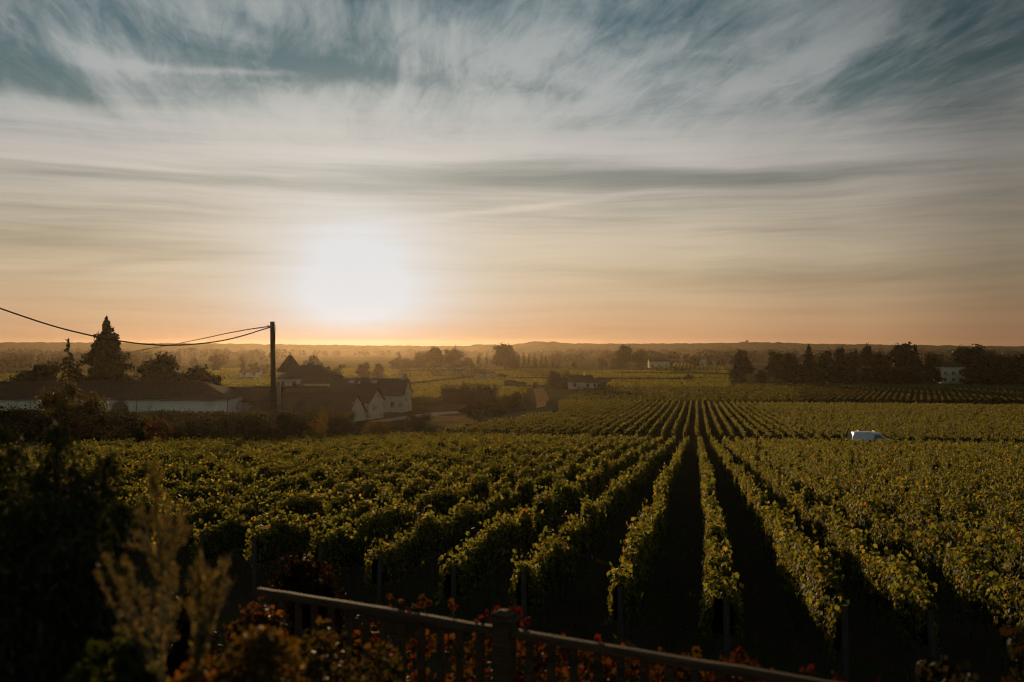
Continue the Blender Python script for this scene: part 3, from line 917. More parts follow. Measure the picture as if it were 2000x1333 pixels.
# by the long white building
tree('fir_tree', 'fir', 208, 205, 617, 160, 'tall dark fir tree rising above the long white building', 'tree')
tree('cedar_tree', 'cedar', 134, 204, 661, 104, 'slim dark conifer with a bent drooping tip left of the tall fir', 'tree')
tree('broadleaf_tree', 'round', 72, 206, 703, 92, 'dark rounded tree at the far left behind the white building', 'tree')
tree('broadleaf_tree', 'broad', 316, 204, 686, 100, 'dark dome-shaped tree right of the tall fir', 'tree')
tree('broadleaf_tree', 'bush', 372, 203, 711, 118, 'low dark spreading tree touching the dome-shaped tree on its right', 'tree')
tree('broadleaf_tree', 'bush', 412, 206, 724, 60, 'small dark tree at the right end of the clump behind the white building', 'tree')
tree('broadleaf_tree', 'bush', 160, 208, 716, 80, 'dark bushy tree filling the gap between the slim conifer and the tall fir', 'tree')
tree('broadleaf_tree', 'bush', 262, 215, 728, 44, 'small hazy tree between the tall fir and the dome-shaped tree', 'tree')
tree('broadleaf_tree', 'bush', 30, 208, 726, 90, 'low dark tree at the left edge behind the white building roof', 'tree')

# middle distance
mid = [('broadleaf_tree', 'round', 425, 700, 691, 26, 'round hazy tree standing alone in fields right of the dark clump'),
       ('poplar_tree', 'poplar', 473, 600, 687, 12, 'thin columnar tree beside the small white farmhouse'),
       ('broadleaf_tree', 'round', 497, 610, 708, 22, 'round tree just right of the small white farmhouse'),
       ('broadleaf_tree', 'round', 517, 600, 710, 22, 'round tree between the white farmhouse and the utility pole'),
       ('broadleaf_tree', 'broad', 614, 560, 692, 34, 'hazy domed tree behind the ridge of the hip-roofed manor'),
       ('broadleaf_tree', 'bush', 634, 330, 706, 26, 'hazy bush-shaped tree at the right end of the manor roof'),
       ('broadleaf_tree', 'ovoid', 643, 290, 716, 14, 'small pointed tree at the right end of the manor'),
       ('broadleaf_tree', 'bush', 659, 420, 711, 24, 'hazy shrub-like tree right of the pointed tree by the manor'),
       ('broadleaf_tree', 'round', 672, 780, 710, 10, 'tiny round tree in the glare below the sun'),
       ('broadleaf_tree', 'round', 710, 500, 706, 30, 'round tree in the sunlit haze, left of a pair above the barn ridge'),
       ('broadleaf_tree', 'ovoid', 739, 500, 709, 25, 'oval tree in the sunlit haze, right of a pair above the barn ridge'),
       ('poplar_tree', 'poplar', 779, 740, 683, 17, 'narrow pointed tree at the left end of the hazy grove'),
       ('broadleaf_tree', 'bush', 772, 750, 697, 22, 'low tree at the foot of the narrow pointed tree in the hazy grove'),
       ('broadleaf_tree', 'bush', 797, 760, 699, 28, 'low hazy tree in the gap on the left of the grove'),
       ('broadleaf_tree', 'broad', 824, 760, 686, 40, 'hazy broad tree, left of the three big crowns in the grove'),
       ('broadleaf_tree', 'broad', 849, 755, 677, 46, 'tallest big-crowned tree of the hazy grove'),
       ('broadleaf_tree', 'broad', 882, 765, 680, 48, 'broad tree, right of the three big crowns in the hazy grove'),
       ('broadleaf_tree', 'round', 914, 770, 698, 26, 'small round tree at the right end of the hazy grove'),
       ('poplar_tree', 'poplar', 936, 775, 687, 13, 'columnar poplar, left of a pair standing left of the giant round tree'),
       ('poplar_tree', 'poplar', 951, 780, 688, 10, 'columnar poplar, right of a pair standing left of the giant round tree'),
       ('broadleaf_tree', 'broad', 985, 775, 669, 50, 'giant round tree rising above the line of poplars'),
       ('broadleaf_tree', 'bush', 1003, 778, 690, 24, 'shorter bushy tree leaning against the right of the giant round tree'),
       ('broadleaf_tree', 'round', 1122, 790, 700, 12, 'tiny round tree alone in the field right of the poplars'),
       ('broadleaf_tree', 'round', 1178, 800, 700, 21, 'small round tree left of the big twin-crowned pair'),
       ('broadleaf_tree', 'ovoid', 1219, 810, 672, 40, 'taller left tree of the big twin-crowned pair'),
       ('broadleaf_tree', 'round', 1247, 815, 681, 36, 'shorter right tree of the big twin-crowned pair'),
       ('broadleaf_tree', 'bush', 1202, 812, 700, 22, 'low tree at the left foot of the big twin-crowned pair'),
       ('broadleaf_tree', 'bush', 1345, 505, 730, 24, 'lone dark shrub in the open field before the wood'),
       ('broadleaf_tree', 'bush', 978, 545, 728, 22, 'dark round shrub right of the low white shed'),
       ('broadleaf_tree', 'ovoid', 1081, 398, 724, 32, 'dark egg-shaped tree left of the low dark farmhouse'),
       ('broadleaf_tree', 'bush', 1046, 402, 745, 14, 'small shrub left of the egg-shaped tree by the farmhouse'),
       ('broadleaf_tree', 'bush', 1104, 395, 738, 26, 'dark shrub between the egg-shaped tree and the farmhouse'),
       ('broadleaf_tree', 'bush', 1176, 400, 746, 26, 'low shrub at the right end of the farmhouse')]
for nm, kd, px, d, yt, w, lab in mid:
    tree(nm, kd, px, d, yt, w, lab, 'tree')
pop = [(1013, 687, 10), (1023, 686, 10), (1033, 688, 9), (1045, 687, 12), (1058, 688, 10), (1066, 690, 9), (1080, 691, 9), (1091, 689, 13)]
for q, (px, yt, w) in enumerate(pop):
    tree('poplar_tree', 'poplar', px, 770 + 3 * q, yt, w,
         'columnar poplar, %s to the right of the giant round tree in the poplar line' % ORD[q], 'tree', 'line of poplars across the plain')

# dark wood at the right
wood = [('ovoid', 1448, 478, 682, 48, 'dark egg-shaped tree standing apart at the left of the wood'),
        ('bush', 1487, 480, 722, 24, 'low scrub between the apart egg-shaped tree and the wood'),
        ('broad', 1513, 480, 683, 40, 'leftmost broad tree of the dark wood at the right'),
        ('broad', 1546, 476, 686, 46, 'flat-topped tree with a bare trunk showing light beneath, left in the wood'),
        ('round', 1610, 490, 683, 36, 'paler rounded tree just right of the pointed fir in the wood'),
        ('ovoid', 1642, 485, 675, 34, 'tall oval tree two crowns right of the pointed fir'),
        ('bush', 1628, 470, 712, 44, 'low bushy tree under the tall oval tree in the wood'),
        ('round', 1668, 490, 680, 34, 'rounded tree left of the slim lollipop-headed tree'),
        ('bush', 1702, 475, 712, 52, 'low tree at the foot of the slim lollipop-headed tree'),
        ('broad', 1718, 480, 686, 44, 'broad tree right of the slim lollipop-headed tree'),
        ('round', 1742, 495, 680, 34, 'round tree at the left shoulder of the highest tree of the wood'),
        ('broad', 1765, 478, 667, 56, 'highest tree of the dark wood with a ragged top'),
        ('ovoid', 1787, 476, 672, 24, 'narrow-headed tree at the right shoulder of the highest tree'),
        ('bush', 1780, 462, 710, 80, 'wide low tree in front of the highest tree of the wood'),
        ('broad', 1818, 478, 689, 50, 'broad tree left of the pale house half hidden in the wood'),
        ('bush', 1826, 466, 716, 30, 'low tree hiding the left corner of the pale house in the wood'),
        ('broad', 1895, 474, 671, 74, 'large flat-domed tree behind the pale house in the wood'),
        ('bush', 1905, 455, 706, 66, 'low dark tree hiding the right part of the pale house in the wood'),
        ('round', 1944, 470, 682, 50, 'round tree right of the large flat-domed tree'),
        ('bush', 1958, 452, 708, 80, 'wide low dark tree near the right edge of the photo'),
        ('broad', 1990, 468, 688, 60, 'tree cut by the right edge of the photo'),
        ('round', 2050, 465, 690, 70, 'outermost tree of the dark wood past the right edge'),
        ('bush', 1545, 470, 738, 60, 'low hedge-like scrub beneath the flat-topped tree'),
        ('bush', 1590, 466, 724, 50, 'low scrub at the foot of the pointed fir'),
        ('bush', 1666, 464, 726, 46, 'low scrub under the rounded trees in the middle of the wood'),
        ('bush', 1742, 460, 728, 50, 'low scrub left of the wide low tree in the wood')]
for kd, px, d, yt, w, lab in wood:
    tree('broadleaf_tree', kd, px, d, yt, w, lab, 'tree', 'trees of the dark wood at the right')
tree('fir_tree', 'fir', 1580, 474, 671, 54, 'pointed fir in the dark wood at the right', 'tree', 'trees of the dark wood at the right')
tree('pine_tree', 'pine', 1691, 484, 668, 26, 'slim lollipop-headed tree in the middle of the dark wood', 'tree', 'trees of the dark wood at the right', 0)

# far woods: strips of crowns nobody could count
def woods(d, spans, hgt, size, per):
    cs, ns = [], []
    for (p0, p1, k) in spans:
        x0, x1 = X(p0, d), X(p1, d)
        n = max(1, int((x1 - x0) / (hgt * .55)))
        for i in range(n):
            x = rng.uniform(x0, x1); y = d + rng.uniform(-.05, .05) * d
            h = hgt * k * rng.uniform(.55, 1.15); r = h * rng.uniform(.35, .7)
            dd = r3(per)
            c = np.array([x, y, 0]) + dd * (rng.uniform(.5, 1, per) ** .5)[:, None] * np.array([r, r, h * .5])
            c[:, 2] += h * .5 + gz(x, y)
            cs.append(c); ns.append(dd + rng.normal(size=dd.shape) * .4)
    c = np.concatenate(cs); nn = np.concatenate(ns)
    V, Fc, C = leaves(c, nn, size * rng.uniform(.7, 1.3, len(c)), blend(len(c), TREE_COLS, TREE_W), KITE)
    setp(link('distant_woods', mesh_np('distant_woods', [(V, Fc, C, 0)], [M['tree']])), kind='stuff')
woods(880, [(-150, 60, .9), (60, 180, .7), (255, 420, .85), (1300, 1440, .8), (1500, 2150, 1.0)], 12, 3.0, 80)
woods(1150, [(-200, 330, .9), (430, 540, .7), (1080, 1210, .8), (1250, 1500, 1.0), (1550, 2200, 1.0)], 12, 3.6, 70)
woods(1500, [(-250, 560, 1.0), (1090, 1300, 1.0), (1360, 2200, 1.0)], 12, 4.6, 54)
woods(1950, [(-300, 2300, .7), (-200, 500, 1.0), (1100, 2200, 1.0)], 13, 6.5, 36)

# ------------------------------------------------------------------ hedges and bushes between the vines and the buildings
def bush(name, px, d, ytop, wpx, label, cat='bush', kind='bush', cols=None, w=None, size=.09, n=2600, mat='tree', zb=None, depth=1.0, tmpl=KITE, stems=True):
    x = X(px, d); zb = float(gz(x, d)) if zb is None else zb
    h = Z(ytop, d) - zb; wd = wpx / F * d
    root = empty(name, (x, d, zb), label, cat)
    lob = []
    m = 14
    for i in range(m):
        a = rng.uniform(0, 6.28); t = rng.uniform(0, 1) ** .8
        zz = h * (.12 + .74 * t); rad = wd * .38 * rng.uniform(.2, 1) * math.sin(math.pi * (.3 + .55 * t))
        lr = wd * rng.uniform(.10, .2)
        lob.append((rad * math.cos(a), rad * math.sin(a) * depth, min(zz, h - lr * .7), lr, min(lr, h * .22)))
    lob.append((0, 0, h * .42, wd * .3, h * .4))
    V, Fc, C = lobes_crown(lob, n, size, tmpl, cols or TREE_COLS, w or TREE_W, -.2)
    link('foliage', mesh_np('foliage', [(V, Fc, C, 0)], [M[mat]]), root)
    if stems:
        mb = MB()
        for i in range(4):
            a = i * 1.7; mb.tube([(0, 0, -.1), (wd * .08 * math.cos(a), wd * .08 * math.sin(a), h * .3), (wd * .22 * math.cos(a), wd * .22 * math.sin(a), h * .7)], [.05, .04, .012], 5)
        mb.build('branch', M['bark'], root)
    return root
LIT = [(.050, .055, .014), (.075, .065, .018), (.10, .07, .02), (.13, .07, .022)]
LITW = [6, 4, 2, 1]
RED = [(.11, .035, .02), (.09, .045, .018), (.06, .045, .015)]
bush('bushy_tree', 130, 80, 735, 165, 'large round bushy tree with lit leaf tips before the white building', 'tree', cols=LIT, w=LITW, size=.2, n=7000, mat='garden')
hb = [(20, 74, 800, 150, 'dark dense hedge bush at the far left edge of the bank', DARK_COLS, DARK_W),
      (95, 76, 812, 150, 'dark low bush at the foot of the large bushy tree', DARK_COLS, DARK_W),
      (180, 80, 803, 110, 'dark bush right of the large bushy tree', DARK_COLS, DARK_W),
      (245, 82, 818, 90, 'dark green hedge bush below the arched door of the white building', TREE_COLS, TREE_W),
      (310, 82, 828, 56, 'small reddish bush in the hedge bank left of the pole', RED, [3, 2, 2]),
      (282, 85, 822, 60, 'brownish bush between the dark green bush and the reddish one', LIT, LITW),
      (360, 86, 832, 90, 'low dark green bush right of the reddish bush', TREE_COLS, TREE_W),
      (425, 89, 819, 120, 'broad green bush in the hedge bank left of the utility pole', TREE_COLS, TREE_W),
      (500, 91, 820, 100, 'green bush just left of the utility pole foot', TREE_COLS, TREE_W),
      (562, 93, 814, 84, 'dark bush just right of the utility pole foot', DARK_COLS, DARK_W),
      (600, 96, 836, 60, 'low brown-green bush at the foot of the pale sapling', LIT, LITW),
      (668, 103, 828, 96, 'dark rounded bush right of the pale sapling', TREE_COLS, TREE_W),
      (735, 114, 822, 90, 'orange-tinged hedge bush before the two pale gables', LIT, LITW),
      (780, 122, 826, 60, 'low bush left of the round dark bush at the end of the bank', TREE_COLS, TREE_W),
      (820, 131, 802, 74, 'round dark green bush at the right end of the hedge bank', TREE_COLS, TREE_W)]
for px, d, yt, w, lab, cc, ww in hb:
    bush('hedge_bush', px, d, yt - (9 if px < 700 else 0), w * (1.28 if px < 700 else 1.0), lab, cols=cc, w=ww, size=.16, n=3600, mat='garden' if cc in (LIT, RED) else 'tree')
# pale sapling catching the light
def sapling():
    d = 98; x = X(628, d); zb = float(gz(x, d)); h = Z(794, d) - zb
    root = empty('young_poplar', (x, d, zb), 'slender pale yellow-green sapling catching the light in the hedge bank', 'tree')
    c = []
    for k in range(3):
        hh = h * (1, .86, .7)[k]; ox = (0, .55, -.4)[k]
        t = rng.uniform(.3, 1, 360)
        r = .42 * (1 - t * .8)
        c.append(np.stack([ox * t + rng.normal(size=360) * r * .6, rng.normal(size=360) * r * .6, t * hh], 1))
    c = np.concatenate(c)
    V, Fc, C = leaves(c, rng.normal(size=c.shape), .2 * rng.uniform(.6, 1.2, len(c)), blend(len(c), [(.16, .13, .035), (.12, .11, .03), (.2, .13, .03)], [3, 3, 1]), KITE)
    link('crown', mesh_np('crown', [(V, Fc, C, 0)], [M['garden']]), root)
    MB().tube([(0, 0, -.1), (0, 0, h * .5), (.05, 0, h * .95)], [.06, .04, .01], 6).build('trunk', M['bark'], root)
sapling()

def hedge(name, p0, p1, h, half, label, cat='hedge', size=.35, dens=26, cols=DARK_COLS, w=DARK_W, mat='tree', step=.7, tmpl=KITE):
    L = math.dist(p0, p1); n = max(4, int(L / step))
    t = np.linspace(0, 1, n)
    x = p0[0] + (p1[0] - p0[0]) * t; y = p0[1] + (p1[1] - p0[1]) * t
    base = gz(x, y)
    dv = ((p1[0] - p0[0]) / L, (p1[1] - p0[1]) / L); sd = (dv[1], -dv[0])
    root = empty(name, (float(x[0]), float(y[0]), float(base[0])), label, cat)
    bl = hedge_blocks(x, y, base, dv, sd, np.full(n, float(dens)), h * (1 + smooth_noise(n, 3, .05)), half * (1 + smooth_noise(n, 3, .08)), np.full(n, size), tmpl, cols=cols, w=w, lo=.02 if name != 'vine_row' else .35)
    Lc = np.array(root.location)
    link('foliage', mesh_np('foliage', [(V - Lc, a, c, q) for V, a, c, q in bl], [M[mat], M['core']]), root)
    MB().tube([(0, 0, -.1), (.05, 0, h * .3), (.1, .05, h * .55)], [.06, .05, .03], 5).build('stem', M['bark'], root)
    return root
hedge('clipped_hedge', (X(864, 266), 266), (X(968, 266), 266), 4.7, 1.5, 'tall dark clipped hedge beside the gravel drive', size=.5, dens=60)
hedge('clipped_hedge', (X(803, 262), 262), (X(862, 262), 262), 2.2, .9, 'low dark hedge right of the gabled house', size=.45, dens=34)
hedge('roadside_hedge', (X(990, 430), 430), (X(1024, 404), 404), 2.2, 1.0, 'dark hedge at the top end of the dirt track', size=.6, dens=26)
for q, (px, d, yt, w, lab) in enumerate([(925, 205, 790, 70, 'scrubby orange-lit bush at the left end of the track bank'), (960, 215, 782, 80, 'scrubby bush in the track bank below the tall clipped hedge'),
                      (990, 235, 772, 60, 'olive scrub right of the tall clipped hedge'), (1002, 222, 792, 54, 'dark bush on the bank left of the dirt track bend'),
                      (1005, 262, 764, 46, 'scrub behind the bank near the top of the dirt track'), (940, 186, 806, 60, 'low dark bush at the corner of the grass yard'),
                      (985, 200, 800, 70, 'low scrub at the lower edge of the track bank'), (1018, 228, 800, 24, 'small dark bush beside the dirt track bend'),
                      (1074, 252, 784, 18, 'tiny dark bush at the right edge of the dirt track')]):
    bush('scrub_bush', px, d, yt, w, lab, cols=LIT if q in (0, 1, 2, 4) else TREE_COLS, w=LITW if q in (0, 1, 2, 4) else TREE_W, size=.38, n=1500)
# clipped vine strip in front of the white building
for q in range(5):
    d = 163 + 2.2 * q
    x0, x1 = X(-60, d), X(700, d)
    hedge('vine_row', (x0, d), (x1, d - 6), 2.0, .5, 'sunlit vine row, %s behind the hedge bank in front of the white building' % ORD[q], 'vine row', .34, 22, VINE_COLS, VINE_W, 'vine', .8)
# low dark boundary hedges between the fields
hedge('field_hedge', (X(765, 400), 400), (X(925, 545), 545), 1.5, .6, 'long low dark hedge slanting across the fields right of the house', size=.6, dens=14, step=1.2)
hedge('field_hedge', (X(1000, 520), 520), (X(1345, 500), 500), 1.4, .6, 'thin dark hedge line running to the lone shrub in the open field', size=.6, dens=12, step=1.4)
hedge('field_hedge', (X(780, 690), 690), (X(1010, 700), 700), 1.6, .7, 'thin dark hedge line across the field in front of the hazy grove', size=.7, dens=10, step=1.6)
hedge('field_hedge', (X(1200, 640), 640), (X(1440, 600), 600), 1.5, .7, 'thin dark hedge line in the far field left of the dark wood', size=.7, dens=10, step=1.6)

# ------------------------------------------------------------------ buildings
def wall_grid(): pass
class Bld:
    """a house in its own frame: origin at a ground corner, +x along the front, +y to the back"""
    def __init__(self, name, origin, ang, label, cat='building', group=None):
        z = float(gz(*origin))
        self.root = empty(name, (origin[0], origin[1], z), label, cat, group, ang)
        self.z = z
    def gable(self, L, W, eave, ridge, wall, roof, over=.35, hip=0.0, hip_r=None, thick=.14):
        """ridge along x. hip: length of the hipped end at x=0, hip_r at x=L"""
        hr = hip if hip_r is None else hip_r
        mb = MB()
        if hip == 0 and hr == 0:
            prof = [(0, 0, -.6), (0, W, -.6), (0, W, eave), (0, W / 2, ridge - .05), (0, 0, eave)]
            mb.prism(prof, (L, 0, 0))
        else:
            mb.box((L / 2, W / 2, (eave - .6) / 2), (L, W, eave + .6))
            for xx, hh in ((0, hip), (L, hr)):
                if hh == 0:
                    s = .02 if xx == 0 else -.02
                    mb.prism([(xx, .01, eave - .01), (xx, W - .01, eave - .01), (xx, W / 2, ridge - .06)], (.25 if xx == 0 else -.25, 0, 0))
        self.wall = mb.build('wall', wall, self.root)
        # roof: two slopes (and hips) with thickness and a drop at the eaves
        o = over; k = (ridge - eave) / (W / 2); e = eave - k * o
        A = [(-o, -o, e), (L + o, -o, e), (L + o, W + o, e), (-o, W + o, e)]
        r0 = (hip if hip else -o, W / 2, ridge); r1 = (L - hr if hr else L + o, W / 2, ridge)
        top = A + [r0, r1]
        up = [(x, y, z + thick) for x, y, z in top]
        fs = [(0, 1, 5, 4), (2, 3, 4, 5), (1, 2, 5), (3, 0, 4)]
        mb = MB()
        n = 6
        vs = top + up
        F2 = [f[::-1] for f in fs if not ((len(f) == 3) and ((f == (1, 2, 5) and not hr) or (f == (3, 0, 4) and not hip)))]
        F2 += [tuple(i + n for i in f) for f in fs if not ((len(f) == 3) and ((f == (1, 2, 5) and not hr) or (f == (3, 0, 4) and not hip)))]
        ed = [(0, 1), (2, 3)]
        ed += [(1, 2)] if hr else [(1, 5), (5, 2)]
        ed += [(3, 0)] if hip else [(3, 4), (4, 0)]
        F2 += [(a, b, b + n, a + n) for a, b in ed]
        mb.add(vs, F2)
        self.roof = mb.build('roof', roof, self.root)
        rp = []
        m = max(3, int(abs(r1[0] - r0[0]) / .45))
        rb = MB()
        for i in range(m):
            x0 = r0[0] + (r1[0] - r0[0]) * i / m; x1 = r0[0] + (r1[0] - r0[0]) * (i + .93) / m
            rb.tube([(x0, W / 2, ridge + thick + rng.uniform(-.015, .015)), (x1, W / 2, ridge + thick + rng.uniform(-.015, .03))], [.12, .13], 6)
        rb.build('ridge_tiles', roof, self.roof)
        return self
    def part(self, name, mb, mat, parent=None):
        return mb.build(name, mat, parent or self.root)
    def window(self, x, z, w=.9, h=1.3, y=0.0, shut=True):
        f = MB()
        for (cx, cz, sx, sz) in ((x - w / 2, z + h / 2, .1, h + .1), (x + w / 2, z + h / 2, .1, h + .1), (x, z, w + .1, .1), (x, z + h, w + .1, .1), (x, z + h / 2, .06, h - .1)):
            f.box((cx, y - .03, cz), (sx, .1, sz))
        fr = f.build('window', M['shutter'], self.root)
        MB().box((x, y - .01, z + h / 2), (w - .1, .03, h - .1)).build('pane', M['glass'], fr)
    def door(self, x, w=1.0, h=2.1, y=0.0, mat='frame'):
        d = MB()
        for i in range(4): d.box((x - w / 2 + w * (i + .5) / 4, y - .03, h / 2), (w / 4 - .015, .08, h))
        dr = d.build('door', M[mat], self.root)
        MB().tube([(x + w * .35, y - .07, 1.0), (x + w * .35, y - .13, 1.0), (x + w * .25, y - .13, 1.0)], .018, 6).build('handle', M['gutter'], dr)

# long white cellar building at the left
d0 = 182
b = Bld('long_cellar', (X(447, d0) - 62, d0), 0, 'long low white-walled building with dark tiled roof at the far left', 'building')
EH = Z(778, d0) - b.z
b.gable(62, 15, EH, EH + 2.6, M['white_wall'], M['tile'], .5, 7.0)
# arched dark doorway in the front wall
ax = X(235, d0) - (X(447, d0) - 62)
def arch(x, w, h, y, n=14, depth=.1):
    pts = [(x - w / 2, y, 0), (x + w / 2, y, 0)] + [(x + w / 2 * math.cos(math.pi * k / n), y, h - w / 2 + w / 2 * math.sin(math.pi * k / n)) for k in range(n + 1)]
    return MB().prism(pts, (0, -depth, 0))
dr = b.part('arched_door', arch(ax, 3.1, Z(784, d0) - b.z, .02), M['frame'])
sur = MB()
nn = 14; w = 3.1; hA = Z(784, d0) - b.z
for k in range(nn):
    a0, a1 = math.pi * k / nn, math.pi * (k + .96) / nn
    r0, r1 = w / 2, w / 2 + .3
    sur.prism([(ax + r * math.cos(a), .01, hA - w / 2 + r * math.sin(a)) for r, a in ((r0, a0), (r1, a0), (r1, a1), (r0, a1))], (0, -.16, 0))
sur.build('stone_surround', M['stone'], dr)
for px in (267, 60):
    xx = X(px, d0) - (X(447, d0) - 62)
    b.part('drainpipe', MB().tube([(xx, -.12, -.3), (xx, -.12, EH - .3), (xx, -.45, EH - .1)], .07, 8), M['gutter'])
b.part('drainpipe', MB().tube([(61.8, -.12, -.3), (61.8, -.12, EH - .3), (61.8, -.45, EH - .1)], .09, 8), M['gutter'])
b.part('gutter', MB().tube([(-.4, -.6, EH - .22), (62.4, -.6, EH - .22)], .08, 8), M['gutter'])
# arched painted panel on the right end wall
pn = MB(); n = 12; hy, hw, hh = 7.5, 2.2, Z(786, 188) - b.z
pts = [(62.01, hy - hw, .6), (62.01, hy + hw, .6)] + [(62.01, hy + hw * math.cos(math.pi * k / n), hh - hw * .6 + hw * .6 * math.sin(math.pi * k / n)) for k in range(n + 1)]
pnl = b.part('arched_panel', MB().prism(pts, (.07, 0, 0)), M['lilac'])
ring = MB()
for k in range(n):
    a0, a1 = math.pi * k / n, math.pi * (k + .97) / n
    ring.prism([(62.03, hy + q * hw * math.cos(a), hh - hw * .6 + q * hw * .6 * math.sin(a)) for q, a in ((1, a0), (1.22, a0), (1.22, a1), (1, a1))], (.1, 0, 0))
ring.build('panel_border', M['maroon'], pnl)

def two_point(p, dp, q, dq):
    """corner and gable direction from near and far gable corners"""
    a = Vector((X(p, dp), dp)); b_ = Vector((X(q, dq), dq))
    return a, b_
def barn(name, near, far, L, eave_py, ridge_py, label, roof='tile', wall='stone', hip=0.0, cat='barn', over=.35):
    a, f = two_point(*near, *far)
    g = f - a; W = g.length; g.normalize()
    ax = Vector((g.y, -g.x))                       # along the ridge, away from the gable is -ax
    if ax.x < 0: ax = -ax
    org = a - ax * L
    ang = math.atan2(ax.y, ax.x)
    b = Bld(name, (org.x, org.y), ang, label, cat)
    dm = (near[1] + far[1]) / 2
    b.gable(L, W, Z(eave_py, near[1]) - b.z, Z(ridge_py, dm) - b.z, M[wall], M[roof], over, hip, 0)
    b.L, b.W, b.eave, b.ridge = L, W, Z(eave_py, near[1]) - b.z, Z(ridge_py, dm) - b.z
    return b
b1 = barn('gabled_barn', (679, 176), (713, 185), 19.5, 809, 771, 'dark-roofed barn with the nearer of two pale pointed gables', hip=3.0)
for yy in (2.4, 6.6): b1.part('gable_pilaster', MB().box((b1.L + .08, yy, 1.4), (.2, .3, 4.0)), M['stone'])
b2 = barn('gabled_barn', (720, 187), (749, 197), 30, 786, 760, 'dark-roofed barn with the farther of two pale pointed gables')
b2.part('gutter', MB().tube([(-.3, -.42, b2.eave - .25), (b2.L + .3, -.42, b2.eave - .25)], .08, 6), M['gutter'])
b2.part('drainpipe', MB().tube([(b2.L - .1, -.1, -.4), (b2.L - .1, -.1, b2.eave - .3)], .06, 6), M['gutter'])
b3 = Bld('hip_roofed_barn', (X(432, 208), 208), math.radians(-3), 'wide low barn with a dark hip roof behind the gabled barns', 'barn')
b3.gable(26, 12, Z(772, 208) - b3.z, Z(756, 214) - b3.z, M['stone'], M['tile'], .4, 5, 5)
b3.part('dormer', MB().prism([(13.5, 1.5, Z(764, 212) - b3.z), (17.5, 1.5, Z(764, 212) - b3.z), (15.5, 1.5, Z(750, 212) - b3.z)], (0, 4.5, 0)), M['tile'])
b4 = Bld('lean_to', (X(490, 190), 190), math.radians(4), 'small pale-walled outbuilding with sloping dark roof right of the white building', 'building')
b4.gable(8.5, 6, Z(790, 190) - b4.z, Z(780, 193) - b4.z, M['white_wall'], M['tile'], .3, 0, 3)
b4.door(1.2, 1.0, 2.0)

# gabled house at the end of the drive
h = barn('gabled_house', (787, 222), (804, 232), 17, 771, 741, 'pale stone house with steep dark roof and two chimneys beside the drive', 'slate', 'stone', cat='house')
k = (h.ridge - h.eave) / (h.W / 2)
def on_roof(y): return h.eave + k * y
for (x, y, nm) in ((h.L - .8, h.W / 2, 'big'), (6.2, h.W * .34, 'small')):
    s = (1.0, .8, 1.7) if nm == 'big' else (.5, .5, .9)
    c = MB().box((x, y, on_roof(min(y, h.W / 2)) + s[2] / 2 - .3), s).build('chimney', M['stone'], h.roof)
    mb = MB().box((x, y, on_roof(min(y, h.W / 2)) + s[2] - .27), (s[0] + .16, s[1] + .16, .12))
    for q in (-.22, .22): mb.tube([(x + q * s[0], y, on_roof(min(y, h.W / 2)) + s[2] - .22), (x + q * s[0], y, on_roof(min(y, h.W / 2)) + s[2] + .15)], .1, 7)
for x in (4.4, 9.6):
    y0, y1 = h.W * .33, h.W * .42
    vs = [(x - .7, y0, on_roof(y0) + .2), (x + .7, y0, on_roof(y0) + .2), (x + .7, y1, on_roof(y1) + .2), (x - .7, y1, on_roof(y1) + .2)]
    MB().prism(vs, (0, -.03, .08)).build('skylight', M['shutter'], h.roof)
h.door(h.L - 5.2, 1.7, 2.7, mat='shutter'); h.window(h.L - 8.6, 1.0); h.window(h.L - 2.4, 1.1, .8, 1.2)
h.part('gutter', MB().tube([(-.3, -.5, h.eave - .22), (h.L + .3, -.5, h.eave - .22)], .09, 6), M['gutter'])
h.part('gable_pilaster', MB().box((h.L + .06, h.W * .3, 2.2), (.16, .3, 5.0)), M['stone'])

# hip-roofed manor house behind, with a pointed pavilion
m = Bld('manor_house', (X(541, 250), 250), math.radians(-2), 'hazy manor house with tall hip roof and pyramid pavilion behind the barns', 'house')
me_, mr_ = Z(738, 250) - m.z, Z(712, 256) - m.z
m.gable(14.4, 11, me_, mr_, M['stone'], M['slate'], .4, 5.5)
pv = MB().box((-.2, 13.5, (me_ + .8) / 2), (4.9, 4.9, me_ + 1.2)); m.part('pavilion_wall', pv, M['stone'])
pr = MB(); za, zb_ = Z(728, 262) - m.z, Z(693, 262) - m.z
pr.lathe([(4.0, za), (3.6, za + .4), (1.7, za + (zb_ - za) * .62), (.35, zb_ - .1), (.02, zb_)], 4, (-.2, 13.5, 0))
po = m.part('pavilion_roof', pr, M['slate'])
po.rotation_euler = (0, 0, 0)
MB().tube([(-.2, 13.5, zb_ - .2), (-.2, 13.5, zb_ + .9)], [.12, .03], 6).build('finial', M['gutter'], po)
for x in (5.9, 8.5):
    c = MB().box((x, 5.5, mr_ - .1), (.8, 1.1, 2.2)).build('chimney', M['stone'], m.roof)
for x in (1.6, 4.4, 7.2, 10, 12.6): m.window(x, me_ - 2.6, 1.0, 1.7)
w_ = Bld('stable_wing', (X(590, 240), 240), math.radians(-3), 'low pale wing with flat-pitched roof right of the manor', 'building')
w_.gable(9.0, 5, Z(748, 240) - w_.z, Z(735, 242) - w_.z, M['stone'], M['tile'], .3)
for x in (1.5, 4.5, 7.5): w_.window(x, 1.6, .9, 1.3)

